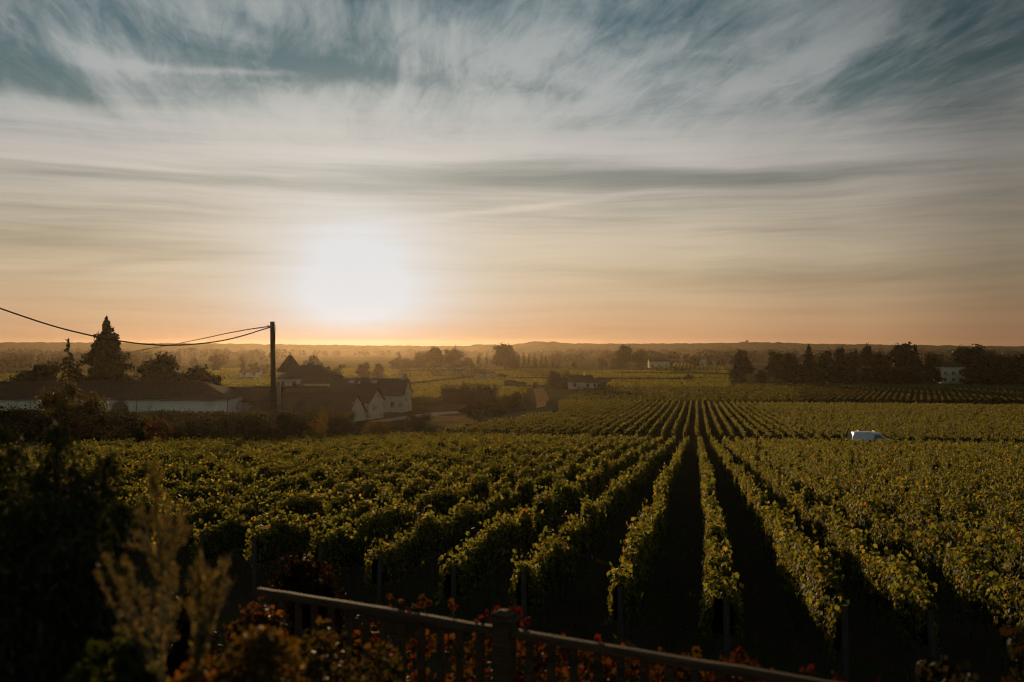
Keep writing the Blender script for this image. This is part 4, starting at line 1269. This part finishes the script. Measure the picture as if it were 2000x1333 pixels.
# little houses out on the plain
def cottage(name, px, d, wpx, eave_py, ridge_py, label, depth=8, wall='white_wall', roof='tile', ang=0, cat='house', wins=2, hip=0.0):
    b = Bld(name, (X(px, d), d), math.radians(ang), label, cat)
    L = wpx / F * d
    b.gable(L, depth, Z(eave_py, d) - b.z, Z(ridge_py, d + depth / 2) - b.z, M[wall], M[roof], .3, hip)
    for i in range(wins): b.window(L * (i + .5) / wins, 1.0, min(1.4, L / wins * .4), 1.4)
    return b
cottage('farmhouse', 467, 560, 38, 728, 722, 'small white farmhouse with thin columnar tree in the hazy fields', 9)
cottage('low_shed', 930, 545, 36, 731, 727, 'low white shed with dark round shrub at its right end', 7, wins=3)
f1 = cottage('farmhouse', 1110, 392, 50, 746, 734, 'low dark-roofed farmhouse with pale walls in the middle of the plain', 9, 'stone', wins=2, ang=4)
f1.door(f1.root.scale[0] * 6.2, 1.0, 2.1)
MB().box((7, 4.5, Z(731, 396) - f1.z), (.7, .7, 1.4)).build('chimney', M['stone'], f1.roof)
cottage('annex', 1142, 384, 26, 748, 743, 'pale annex at the right of the dark-roofed farmhouse', 5, 'stone', ang=5, wins=2)
cottage('farmhouse', 866, 740, 50, 719, 714, 'long low farmhouse under the hazy grove', 9, wins=3)
cottage('cottage', 1268, 830, 40, 706, 699, 'long pale cottage right of the big twin-crowned trees', 9, 'stone', wins=3)
cottage('cottage', 1366, 860, 14, 702, 697, 'pale little house alone on the far field before the woods', 9, 'stone', wins=1)
cottage('cottage', 0, 620, 44, 729, 723, 'pale grey low house at the far left edge in the fields', 9, wins=2)
cottage('cottage', 290, 800, 34, 715, 709, 'hazy pale cottage between the domed tree and the lone round tree', 9, wins=2)
cottage('cottage', 1540, 760, 30, 708, 702, 'hazy pale cottage seen in the gap left of the dark wood', 9, wins=2)
pc = cottage('wood_house', 1838, 466, 48, 717, 708, 'pale two-storey house half hidden in the dark wood', 9, 'stone', wins=3, hip=3)
for i in range(3): pc.window(2 + 3.6 * i, 4.2, .9, 1.3)

# water tower far left, water tower and steeple on the horizon
def water_tower(px, d, py, s, label):
    x = X(px, d); zb = float(gz(x, d)); H = Z(py, d) - zb
    root = empty('water_tower', (x, d, zb), label, 'water tower')
    mt = M['slate']
    MB().lathe([(1.6 * s, -.5), (1.3 * s, H * .3), (1.25 * s, H * .72)], 14).build('shaft', mt, root)
    MB().lathe([(1.3 * s, H * .7), (2.2 * s, H * .78), (5.0 * s, H * .9), (5.1 * s, H * .95), (4.4 * s, H * .98), (.3, H)], 18).build('tank', mt, root)
water_tower(375, 1250, 679, .95, 'mushroom-shaped water tower standing in the haze at the left')
water_tower(1459, 2480, 665, .8, 'tiny water tower on the ridge line at the right of centre')
def steeple():
    d = 1700; x = X(889, d); zb = float(gz(x, d)); H = Z(673, d) - zb
    root = empty('church', (x, d, zb), 'tiny church with pointed steeple showing above the hazy grove', 'church')
    MB().box((0, 0, H * .27), (6, 6, H * .56)).build('tower', M['slate'], root)
    MB().lathe([(3.4, H * .55), (.05, H)], 8).build('spire', M['slate'], root)
    MB().box((9, 0, 4), (14, 9, 9)).build('nave', M['slate'], root)
    MB().prism([(2.5, -5, 8.4), (2.5, 5, 8.4), (2.5, 0, 13)], (14, 0, 0)).build('roof', M['slate'], root)
steeple()

# ------------------------------------------------------------------ utility pole and its two cables
PD = 97.0
px0 = X(536, PD); pz0 = float(gz(px0, PD)); ptop = Z(630, PD)
pole = empty('utility_pole', (px0, PD, pz0), 'tall tapered utility pole standing behind the hedge bank', 'utility pole')
hp = ptop - pz0
pole.rotation_euler = (0, -.016, 0)
MB().prism([(-.29, -.22, -.4), (.29, -.22, -.4), (.29, .22, -.4), (-.29, .22, -.4)], (0, 0, .01))
q = MB(); n = 4
ring = lambda w, d_, z: [(-w, -d_, z), (w, -d_, z), (w, d_, z), (-w, d_, z)]
vs = ring(.27, .22, -.4) + ring(.25, .2, hp * .3) + ring(.185, .15, hp)
q.add(vs, [(0, 1, 2, 3)[::-1], (8, 9, 10, 11)] + [(i * 4 + k, i * 4 + (k + 1) % 4, (i + 1) * 4 + (k + 1) % 4, (i + 1) * 4 + k) for i in range(2) for k in range(4)])
q.build('shaft', M['pole'], pole, bev=.03)
MB().box((0, 0, hp + .02), (.42, .35, .1)).build('cap', M['gutter'], pole)
br = MB().tube([(-.22, 0, hp - .45), (-.42, 0, hp - .42)], .04, 7).tube([(-.42, 0, hp - .5), (-.42, 0, hp - .3)], [.05, .03], 7).build('cable_bracket', M['gutter'], pole)
MB().lathe([(.05, 0), (.09, .04), (.06, .09), (.09, .13), (.04, .18)], 10, (-.42, 0, hp - .42)).build('insulator', M['shutter'], pole)
MB().tube([(.2, -.1, hp - .1), (.3, -.12, hp - .35), (.28, -.12, hp - 1.1), (.26, -.22, hp - 3.2), (.3, -.25, 2.0)], .03, 6).build('cable_loop', M['cable'], pole)
MB().box((.55, -.05, 5.6), (.3, .32, 2.3)).build('junction_box', M['gutter'], pole, bev=.02)
def cable(pts, label, d_of):
    xs = [p[0] for p in pts]; ys = [p[1] for p in pts]
    P3 = []
    for p in np.linspace(xs[0], xs[-1], 70):
        # smooth curve through the measured sag
        o = np.argsort(xs); cy_ = float(np.interp(p, np.array(xs)[o], np.array(ys)[o]))
        P3.append((p, cy_))
    a = np.array(P3)
    k = np.ones(7) / 7; yy = a[:, 1].copy(); yy[3:-3] = np.convolve(a[:, 1], k, 'valid')
    pts3 = [P(px, py, d_of(px)) for px, py in zip(a[:, 0], yy)]
    o = MB().tube(pts3, .055, 6).build('overhead_cable', M['cable'])
    setp(o, label, 'cable', 'overhead cables from the utility pole')
c0 = (528 - 532) / F * PD
cable([(527, 640), (500, 648), (462, 661), (412, 670), (362, 674.5), (325, 675.5), (287, 673.5), (245, 668.5), (195, 660), (107, 639), (0, 603), (-120, 556), (-260, 495)],
      'black overhead cable sagging from the pole across the tall fir to the left edge', lambda px: 97 - (527 - px) * .055)
cable([(527, 638), (490, 643), (450, 650), (400, 661), (350, 671), (300, 680), (250, 688), (212, 692)],
      'black overhead cable falling from the pole towards the foot of the tall fir', lambda px: 97 + (527 - px) * .34)
# small poles out in the fields
for (px, d, yt, yb, lab) in [(1177, 470, 719, 745, 'thin dark pole in the field right of the farmhouse'), (1216, 470, 721, 746, 'thin dark pole, farther right of the farmhouse'),
                             (1109, 800, 704, 722, 'thin pole at the right end of the poplar line')]:
    x = X(px, d); zb = float(gz(x, d)); hh = Z(yt, d) - zb
    root = empty('field_pole', (x, d, zb), lab, 'pole')
    MB().tube([(0, 0, -.3), (0, 0, hh * .5), (0, 0, hh)], [.17, .15, .12], 7).build('shaft', M['bark'], root)
    MB().tube([(-.5, 0, hh - .3), (.5, 0, hh - .3)], .06, 5).build('crossarm', M['bark'], root)
for (px, d, yt, lab) in [(973, 262, 755, 'pale post at the right end of the tall clipped hedge'), (1022, 236, 757, 'grey post on the bank beside the dirt track')]:
    x = X(px, d); zb = float(gz(x, d)); hh = Z(yt, d) - zb
    root = empty('roadside_post', (x, d, zb), lab, 'post')
    MB().tube([(0, 0, -.3), (.02, 0, hh * .6), (0, 0, hh)], [.16, .14, .11], 7).build('shaft', M['stake'], root)
    MB().box((0, 0, hh + .02), (.3, .3, .08)).build('cap', M['gutter'], root)

# ------------------------------------------------------------------ white van on the track between the blocks
def van():
    VD = 120.5
    x = X(1704, VD); zt = Z(842.5, VD)
    zg = zt - 2.0
    root = empty('white_van', (x, VD, zg), 'small white van with its rear door swung open, parked among the vines', 'van', rz=-ROWA)
    root.scale = (1.15, 1.07, 1.04)
    # side outline (x forward, z up), 4.25 m long
    prof = [(-2.1, .32), (-2.12, .9), (-2.08, 1.45), (-1.98, 1.74), (-1.7, 1.84), (-.6, 1.86), (.35, 1.82), (.62, 1.74), (1.32, 1.16), (1.62, 1.04), (2.0, .92), (2.12, .72), (2.12, .36), (1.95, .3)]
    bm = bmesh.new()
    def sec(sc_, y): return [bm.verts.new((px_, y, pz_ if pz_ < 1.0 else 1.0 + (pz_ - 1.0))) for px_, pz_ in prof]
    secs = []
    for y, ins, zz in ((-.90, 0.0, 0.0), (-.87, 0, 1), (0, 0, 2), (.87, 0, 1), (.90, 0, 0)):
        ring_ = []
        for (px_, pz_) in prof:
            tum = max(0, pz_ - 1.0)
            yy = y * (1 - .13 * tum) if abs(y) > .1 else 0
            dz = 0.0 if abs(y) > .89 else (.03 if abs(y) > .1 else .07)
            dz = dz if pz_ > 1.5 else (dz * .4 if pz_ > .8 else 0)
            zc = min(pz_, 1.78) if abs(y) > .89 else pz_
            ring_.append(bm.verts.new((px_, yy, zc + dz * .3)))
        secs.append(ring_)
    n = len(prof)
    for a, b_ in zip(secs[:-1], secs[1:]):
        for i in range(n):
            j = (i + 1) % n
            bm.faces.new((a[i], a[j], b_[j], b_[i]))
    bm.faces.new(secs[0][::-1]); bm.faces.new(secs[-1])
    bmesh.ops.recalc_face_normals(bm, faces=bm.faces[:])
    me = bpy.data.meshes.new('body'); bm.to_mesh(me); bm.free(); me.materials.append(M['van_paint'])
    body = link('body', me, root)
    def side(poly, y, t=.02):
        return [(a, (y + (t if y > 0 else -t)) * (1 - .13 * max(0, z_ - 1.0)), z_) for a, z_ in poly]
    for s in (-1, 1):
        y = .90 * s
        w1 = [(.05, 1.08), (.05, 1.6), (.5, 1.6), (.98, 1.12)]
        MB().prism(side(w1, y), (0, .025 * s, 0)).build('side_window', M['glass'], root)
        MB().prism(side([(1.02, 1.1), (.56, 1.56), (.62, 1.56), (1.2, 1.1)], y), (0, .02 * s, 0)).build('quarter_window', M['glass'], root)
        dr = MB().prism(side([(-.02, .42), (-.02, 1.0), (1.08, 1.0), (1.0, .42)], y, .004), (0, .012 * s, 0)).build('front_door', M['van_paint'], root)
        MB().box((.1, y + .03 * s, .9), (.18, .04, .04)).build('handle', M['rubber'], dr)
        MB().box((-.5, y + .015 * s, .62), (3.0, .03, .09)).build('side_moulding', M['rubber'], root)
        mr = MB().box((.98, y + .14 * s, 1.14), (.12, .2, .18)).build('mirror', M['rubber'], root, bev=.03)
        MB().box((-2.09, .80 * s, .95), (.05, .14, .5)).build('tail_light', M['red_lens'], root)
        MB().prism([(2.0, .62 * s, .68), (2.0, .88 * s, .68), (1.84, .90 * s, .92), (1.92, .6 * s, .9)], (.14, 0, -.02)).build('headlight', M['shutter'], root)
        for wx in (-1.28, 1.32):
            wl = empty('wheel', (wx, .80 * s, .31)); wl.parent = root
            t = MB().lathe([(.17, -.1), (.29, -.1), (.315, -.06), (.315, .06), (.29, .1), (.17, .1)], 24).build('tyre', M['rubber'], wl)
            r_ = MB().lathe([(.18, -.07), (.18, .05), (.10, .085), (.03, .075)], 16).build('rim', M['steel'], wl)
            for o in (t, r_): o.rotation_euler = (math.pi / 2 * (-s), 0, 0)
    MB().prism([(.68, -.70, 1.70), (.68, .70, 1.70), (1.36, .80, 1.16), (1.36, -.80, 1.16)], (.03, 0, .03)).build('windscreen', M['glass'], root)
    MB().box((2.1, 0, .42), (.12, 1.7, .2)).build('bumper', M['rubber'], root, bev=.03)
    MB().box((-2.12, 0, .42), (.12, 1.7, .2)).build('bumper', M['rubber'], root, bev=.03)
    MB().box((-2.075, .42, 1.05), (.05, .76, 1.1)).build('rear_shade_panel', M['rubber'], root)  # dark slab stands in for the shade inside the open rear
    # rear door swung out past the near side, its shade put into grey paint
    dd = setp(MB().prism([(-2.14, -.90, .45), (-2.66, -1.12, .45), (-2.66, -1.12, 1.40), (-2.60, -1.09, 1.70), (-2.16, -.90, 1.72)], (-.02, .05, 0)).build('rear_door', M['shutter'], root), 'open rear door swung out, its shade painted in grey')
    for xx in (-1.45, .1):
        MB().tube([(xx, -.72, 1.83), (xx, -.70, 1.95), (xx, .70, 1.95), (xx, .72, 1.83)], .03, 6).build('roof_bar', M['steel'], root)
    return root
van()

# ------------------------------------------------------------------ garden at the foot of the picture
RAILZ = CZ - 1.682
FA, FB = Vector((-1.70, 6.9)), Vector((1.549, 5.02))
fd = (FB - FA).normalized(); fang = math.atan2(fd.y, fd.x); fn = Vector((-fd.y, fd.x))
if fn.y < 0: fn = -fn
def fpt(px):
    """point of the fence line seen at a photo column"""
    k = (px - 1000) / F
    t = (FA.x - k * FA.y) / (k * fd.y - fd.x)
    return FA + fd * t, t
def fence():
    pc, tc = fpt(985)
    root = empty('wooden_fence', (pc.x, pc.y, CZ - 2.7), 'old dark wooden garden fence with balusters and a capped newel post', 'fence', rz=fang)
    H = RAILZ - (CZ - 2.7)
    spans = [(fpt(505)[1] - tc, -.065), (.065, 3.3)]
    for a, b_ in spans:
        n = 14
        mb = MB()
        vs = []; K = 6
        sec = [(-.036, -.042), (.036, -.042), (.036, -.010), (.022, .003), (-.022, .003), (-.036, -.010)]
        for i in range(n + 1):
            x = a + (b_ - a) * i / n
            j = rng.uniform(-.003, .003)
            vs += [(x, y + rng.uniform(-.002, .002), H + z + j) for y, z in sec]
        fs = [(i * K + k, i * K + (k + 1) % K, (i + 1) * K + (k + 1) % K, (i + 1) * K + k) for i in range(n) for k in range(K)]
        fs += [tuple(range(K))[::-1], tuple(n * K + k for k in range(K))]
        mb.add(vs, fs).build('top_rail', M['rail_wood'], root)
        MB().box(((a + b_) / 2, 0, .14), (b_ - a, .055, .075)).build('bottom_rail', M['rail_wood'], root, bev=.006)
    ts = [-.065 - .145 * (i + .75) for i in range(12)] + [.065 + .145 * (i + .75) for i in range(21)]
    for t in ts:
        q = MB().box((t, 0, (H - .042 + .177) / 2), (.040, .040, H - .042 - .179)).build('baluster', M['rail_wood'], root, bev=.005)
        q.rotation_euler = (0, rng.uniform(-.004, .004), 0)
    for t in (0, 3.36):
        p = MB().box((t, 0, (H + .045) / 2 - .15), (.112, .112, H + .045 + .3)).build('newel_post', M['rail_wood'], root, bev=.008)
        c = MB()
        c.lathe([(.112, H + .046), (.112, H + .063), (.085, H + .076), (.09, H + .09), (.03, H + .11)], 4, (0, 0, 0)).build('cap', M['rail_wood'], p)
        c_ = p.children[0]; c_.location = (t, 0, 0)
        me = c_.data
        for v_ in me.vertices:
            x, y = v_.co.x, v_.co.y
            v_.co.x = (x - y) * .7071; v_.co.y = (x + y) * .7071
fence()

CREEP = [(.20, .045, .02), (.24, .085, .02), (.22, .12, .025), (.12, .09, .02), (.16, .025, .018)]
def creeper(name, clumps, label, cols, w, size=.07, cat='creeper', tmpl=PALM, mat='creeper'):
    """clumps: (px, py, distance behind the fence, radius m, count, hang)"""
    cs = []; stems = MB(); o = None
    for px, py, back, r, n, hang in clumps:
        p, t = fpt(px)
        q = p + fn * back
        d = q.y
        c = np.array([X(px, d), d, Z(py, d)])
        if o is None: o = c.copy(); o[2] = CZ - 2.75
        pts = c + r3(n) * (rng.uniform(.1, 1, n) ** .5)[:, None] * np.array([r, r * .6, r * .9])
        cs.append(pts)
        a = c - o
        stems.tube([(0, 0, -.1), (a[0] * .3 + rng.uniform(-.06, .06), a[1] * .4 + .03, a[2] * .45), (a[0] * .85, a[1] + .02, a[2] * .7), tuple(a)], [.007, .006, .005, .003], 5)
        for k in range(min(n, 7)):
            e = pts[k] - o
            stems.tube([tuple(a), tuple(e)], [.003, .0015], 4)
    root = empty(name, tuple(o), label, cat)
    c = np.concatenate(cs) - o
    nrm = rng.normal(size=c.shape) + np.array([0, -.5, .5])
    V, Fc, C = leaves(c, nrm, size * rng.uniform(.6, 1.25, len(c)), blend(len(c), cols, w), tmpl, (0, 0, -1), .45)
    link('foliage', mesh_np('foliage', [(V, Fc, C, 0)], [M[mat]]), root)
    stems.build('stem', M['bark'], root)
    return root
creeper('creeper_plant', [(945, 1212, .1, .06, 16, 0), (1008, 1196, .12, .05, 16, 0), (1024, 1214, .1, .04, 9, 0), (970, 1200, .14, .04, 8, 0)],
        'bright red creeper leaves clustered round the newel post cap', [(.30, .03, .02), (.26, .05, .02), (.18, .02, .015)], [3, 2, 1], .045)
creeper('creeper_plant', [(808, 1190, .1, .05, 9, 0), (832, 1176, .12, .05, 10, 0), (884, 1184, .1, .045, 9, 0), (740, 1222, .12, .07, 14, 0), (772, 1172, .2, .06, 9, 0)],
        'orange-brown creeper sprigs poking above the rail left of the newel post', CREEP, [2, 3, 2, 1, 1], .045)
creeper('creeper_plant', [(1168, 1252, .06, .03, 5, 0), (1175, 1262, .05, .02, 3, 0)], 'small red leaf sprig on the rail right of the newel post', [(.32, .04, .02)], [1], .04)
creeper('creeper_plant', [(1448, 1272, .35, .035, 8, 0), (1440, 1292, .3, .05, 14, 0), (1425, 1302, .3, .04, 9, 0)], 'red upright creeper sprig behind the lower end of the rail', [(.24, .04, .02), (.18, .06, .02)], [2, 1], .04)
creeper('creeper_plant', [(1310, 1286, .2, .03, 6, 0), (1322, 1296, .2, .03, 5, 0), (1580, 1312, .4, .04, 8, 0), (1640, 1322, .5, .05, 9, 0), (1720, 1326, .6, .04, 6, 0)], 'dull red low sprigs along the lower right end of the rail', [(.14, .035, .02), (.10, .04, .018)], [2, 1], .038)
creeper('creeper_hedge', [(700 + 44 * i, 1262 + 6 * (i % 3) + (i > 6) * 5 * (i - 6), .25 + .12 * (i % 4), .13, 46, 0) for i in range(18)] +
        [(720 + 50 * i, 1330 + 8 * (i % 2), .3 + .1 * (i % 3), .14, 44, 0) for i in range(16)],
        'orange and green autumn creeper foliage seen through the fence balusters', CREEP, [2, 4, 4, 6, 1], .05, 'creeper')
creeper('vine_shoot', [(1800, 1312, 1.3, .10, 18, 0), (1840, 1306, 1.3, .09, 16, 0), (1880, 1326, 1.4, .10, 12, 0)], 'dark leafy shoot in the bottom right corner of the garden', [(.05, .055, .02), (.07, .065, .025)], [2, 1], .07, 'plant')
creeper('vine_shoot', [(1990, 1236, 1.6, .10, 14, 0), (2000, 1275, 1.6, .12, 18, 0), (1985, 1320, 1.5, .10, 14, 0)], 'dark leafy shoot cut by the right edge of the photo', [(.05, .055, .02), (.09, .06, .025)], [2, 1], .07, 'plant')

# russet shrubs just beyond the rail at the left
RUS = [(.050, .026, .011), (.040, .026, .010), (.07, .032, .012), (.028, .026, .010)]
bush('garden_shrub', 600, 9.2, 1062, 330, 'dark russet shrub behind the upper end of the fence rail', cols=RUS, w=[3, 3, 1, 3], size=.055, n=8000, mat='creeper', zb=CZ - 3.9)
bush('garden_shrub', 500, 6.2, 1096, 170, 'glowing orange-brown shrub swallowing the upper end of the fence', cols=RUS + [(.16, .065, .018)], w=[3, 2, 3, 1, 1.2], size=.042, n=7000, mat='garden', zb=CZ - 2.8)
bush('garden_shrub', 370, 9.5, 1085, 190, 'dark brown shrub behind the feathery weed', cols=RUS, w=[2, 4, 1, 4], size=.055, n=6000, mat='creeper', zb=CZ - 4.0)

# dark evergreen with upright shoots at the left edge
def evergreen():
    d0 = 3.7
    z0 = Z(1560, d0); o = np.array([X(90, d0), d0, z0])
    root = empty('evergreen_shrub', tuple(o), 'dark out-of-focus evergreen shrub with upright tufted shoots at the left edge', 'shrub')
    tips = [(110, 846, 33, 3.7), (22, 868, 40, 3.9), (152, 915, 30, 3.8), (207, 900, 27, 4.0), (70, 928, 34, 3.6), (-20, 905, 36, 3.7), (236, 985, 24, 4.1),
            (185, 980, 30, 3.6), (118, 990, 36, 3.5), (40, 1000, 40, 3.5), (-50, 980, 40, 3.6), (160, 1060, 40, 3.4), (80, 1080, 42, 3.3), (10, 1090, 42, 3.4), (215, 1120, 34, 3.6)]
    for px, py, r, d in tips:
        tip = np.array([X(px, d), d, Z(py, d)]) - o
        rr = r / F * d
        base = np.array([tip[0] * .55, (tip[1]) * .5, .05])
        n = 1500
        t = rng.uniform(0, 1, n) ** .75
        L = tip[2]
        ax = base + (tip - base) * (t ** 1.0)[:, None]
        ax[:, 0] = base[0] + (tip[0] - base[0]) * np.minimum(1, t * 1.25) ** .8
        k = rr * np.where(t > .93, 1.0 - .35 * (t - .93) / .07, np.where(t > .84, .95, .7 + .9 * (1 - t)))
        c = ax + rng.normal(size=(n, 3)) * (k * .55)[:, None]
        nr = rng.normal(size=(n, 3))
        V, Fc, C = leaves(c, nr, .05 * rng.uniform(.6, 1.2, n), blend(n, [(.026, .034, .013), (.045, .048, .018), (.075, .06, .02)], [5, 3, .8]), LONG, (0, 0, 1), .55)
        link('shoot', mesh_np('shoot', [(V, Fc, C, 0)], [M['needle']]), root)
        MB().tube([tuple(base), tuple((base + tip) / 2), tuple(tip)], [.014, .01, .004], 5).build('stem', M['bark'], root)
    n = 7000
    c = r3(n) * (rng.uniform(.1, 1, n) ** .4)[:, None] * np.array([.32, .3, .66]) + np.array([-.09, .15, .42])
    V, Fc, C = leaves(c, rng.normal(size=(n, 3)), .06 * rng.uniform(.6, 1.3, n), blend(n, [(.026, .032, .012), (.042, .042, .015), (.15, .075, .025)], [5, 3, .35]), LONG, (0, 0, 1), .4)
    link('foliage', mesh_np('foliage', [(V, Fc, C, 0)], [M['needle']]), root)
evergreen()

# feathery seeding weeds, close and out of focus
PLUME = [(.14, .12, .045), (.18, .15, .06), (.11, .10, .035), (.20, .155, .06)]
def weed(label, base, d, heads, mains):
    o = np.array(P(base[0], base[1], d))
    root = empty('feathery_weed', tuple(o), label, 'weed')
    def loc(px, py, dd=0.0): return np.array(P(px, py, d + dd)) - o
    for pts, r in mains:
        k = 260
        s = rng.uniform(.1, 1, k) * (len(pts) - 1); i0 = np.minimum(s.astype(int), len(pts) - 2)
        Q = np.array([loc(*p) for p in pts]); c = Q[i0] + (Q[i0 + 1] - Q[i0]) * (s - i0)[:, None] + rng.normal(size=(k, 3)) * .009
        V, Fc, C = leaves(c, rng.normal(size=(k, 3)), .04 * rng.uniform(.5, 1.3, k), blend(k, PLUME, [3, 3, 3, 1]), LONG, (0, 0, 1), .6)
        link('leaves', mesh_np('leaves', [(V, Fc, C, 0)], [M['plume']]), root)
        MB().tube([tuple(loc(*p)) for p in pts], [r * (1 - .75 * i / (len(pts) - 1)) for i in range(len(pts))], 6).build('stem', M['stem'], root)
    for (px, py, L, wd, bx, by) in heads:
        tip = loc(px, py, rng.uniform(-.05, .05)); bot = loc(bx, by)
        v = tip - bot; ln = np.linalg.norm(v)
        mb = MB()
        mid_ = bot + v * .55 + np.array([0, 0, -.05 * ln])
        mb.tube([tuple(bot), tuple(mid_), tuple(tip)], [.0032, .0025, .001], 5)
        n = int(190 * L / 100)
        f = rng.uniform(0, 1, n) ** 1.5
        Lm = L / F * d
        seg = 1 - f * Lm / max(ln, 1e-3)
        seg = np.clip(seg, 0, 1)
        ctr = np.where((seg < .55)[:, None], bot + (mid_ - bot) * (seg / .55)[:, None], mid_ + (tip - mid_) * ((seg - .55) / .45)[:, None])
        rad = .85 * wd / F * d * (.28 + .72 * np.exp(-((f - .2) / .2) ** 2))
        c = ctr + r3(n) * (rad * rng.uniform(.1, 1, n))[:, None]
        V, Fc, C = leaves(c, rng.normal(size=(n, 3)), .013 * rng.uniform(.5, 1.3, n), blend(n, PLUME, [3, 3, 2, 1]), LONG, (0, 0, 1), .5)
        sc_, sn_ = [], []
        for q in range(5):                                     # loose side sprays
            s0 = rng.uniform(.3, .85); b0 = bot + v * s0 + np.array([0, 0, -.04 * ln])
            dv_ = v / ln * rng.uniform(.02, .06) + rng.normal(size=3) * .018
            k = 26; tt = rng.uniform(0, 1, k)
            sc_.append(b0 + dv_ * tt[:, None] * 1.1 + rng.normal(size=(k, 3)) * .0045)
            mb.tube([tuple(b0), tuple(b0 + dv_ * 1.5)], [.0014, .0006], 4)
        e = np.concatenate(sc_)
        V2, F2_, C2 = leaves(e, rng.normal(size=e.shape), .012 * rng.uniform(.5, 1.3, len(e)), blend(len(e), PLUME, [3, 3, 2, 1]), LONG, (0, 0, 1), .4)
        F2_ = F2_ + len(V); V = np.concatenate([V, V2]); Fc = np.concatenate([Fc, F2_]); C = np.concatenate([C, C2])
        hd = link('flower_head', mesh_np('flower_head', [(V, Fc, C, 0)], [M['plume']]), root)
        mb.build('stalk', M['stem'], hd)
M['stem'] = surf('dry_stem', (.24, .19, .09), (.32, .25, .12), 20, .8, .2)
weed('tall feathery golden weed seeding in front of the dark evergreen', (318, 1420), 3.0,
     [(300, 905, 190, 20, 315, 1110), (272, 968, 60, 13, 300, 1085), (330, 975, 70, 14, 312, 1100), (270, 1040, 60, 12, 312, 1095), (356, 990, 60, 13, 318, 1120), (362, 1028, 60, 12, 318, 1120),
      (206, 1085, 90, 12, 306, 1300), (244, 1088, 90, 13, 306, 1240), (232, 1130, 70, 10, 305, 1260), (188, 1115, 70, 10, 300, 1330), (336, 1068, 110, 16, 320, 1220), (345, 1110, 80, 13, 320, 1240),
      (268, 1150, 60, 10, 312, 1260), (290, 1060, 60, 11, 314, 1150), (352, 1170, 60, 10, 320, 1280), (262, 1225, 50, 8, 312, 1330)],
     [([(318, 1420), (314, 1250), (318, 1120), (308, 1010), (300, 905)], .006), ([(300, 1420), (290, 1330), (262, 1225)], .004)])
weed('shorter feathery golden weed right of the tall one', (382, 1420), 3.1,
     [(390, 1090, 90, 16, 390, 1250), (376, 1110, 60, 12, 388, 1240), (412, 1118, 70, 13, 395, 1240), (437, 1098, 80, 13, 398, 1230), (445, 1130, 50, 10, 400, 1235), (370, 1170, 60, 10, 385, 1290), (425, 1180, 50, 9, 396, 1270)],
     [([(382, 1420), (386, 1290), (392, 1200), (390, 1095)], .005), ([(386, 1300), (400, 1230), (437, 1100)], .004)])

def ball_bush(px, py, d, rx, rz, n, size, cols, w, label, name='low_shrub', tmpl=KITE):
    c0 = np.array(P(px, py, d)); a = rx / F * d; b_ = rz / F * d
    o = c0.copy(); o[2] -= b_ * 1.6
    root = empty(name, tuple(o), label, 'shrub')
    sub = r3(26) * np.array([a, a, b_]) * .72
    k = rng.integers(0, 26, n)
    c = sub[k] + r3(n) * (rng.uniform(.2, 1, n) ** .5)[:, None] * a * .38 + np.array([0, 0, b_ * 1.6])
    V, Fc, C = leaves(c, rng.normal(size=(n, 3)) + np.array([0, 0, .6]), size * rng.uniform(.6, 1.3, n), blend(n, cols, w), tmpl)
    link('foliage', mesh_np('foliage', [(V, Fc, C, 0)], [M['garden']]), root)
    mb = MB()
    for s in sub[:12]:
        mb.tube([(0, 0, -.15), tuple(s * .5 + np.array([0, 0, b_ * 1.1])), tuple(s + np.array([0, 0, b_ * 1.6]))], [.008, .005, .002], 5)
    mb.build('branch', M['bark'], root)
GOLD = [(.085, .055, .013), (.07, .056, .015), (.12, .065, .014), (.05, .05, .014), (.26, .15, .04)]
ball_bush(492, 1345, 3.3, 122, 108, 3200, .026, GOLD, [4, 3, 3, 3, .4], 'golden-leaved low shrub glowing at the bottom left of centre')
ball_bush(390, 1370, 3.1, 80, 80, 1500, .026, GOLD + [(.20, .05, .02)], [3, 2, 2, 3, .2, 2], 'reddish-gold low shrub at the foot of the feathery weeds')
ball_bush(225, 1335, 3.0, 85, 90, 1600, .034, [(.035, .055, .012), (.05, .065, .015), (.025, .035, .01)], [2, 1, 2], 'green low shrub at the foot of the dark evergreen')
ball_bush(645, 1360, 4.6, 150, 120, 3000, .04, [(.03, .03, .01), (.05, .035, .012)], [3, 1], 'dark low shrub between the golden shrub and the fence')

# weeds over the bank and along the rows
def weeds():
    n = 16000
    v = 6.8 + rng.uniform(0, 1, n) ** 1.4 * 26; u = rng.uniform(-26, 12, n)
    x, y = uv(u, v)
    ok = in_view(x, y, 150)
    x, y = x[ok], y[ok]; n = len(x)
    c = np.stack([x, y, gz(x, y) + .05], 1)
    V, Fc, C = leaves(c, rng.normal(size=(n, 3)) * np.array([1, 1, .3]), .16 * rng.uniform(.4, 1.3, n), blend(n, [(.05, .06, .018), (.07, .06, .022), (.10, .07, .028)], [3, 2, 1]), LONG, (0, 0, 1), .6)
    setp(link('weeds', mesh_np('weeds', [(V, Fc, C, 0)], [M['garden']])), kind='stuff')
weeds()
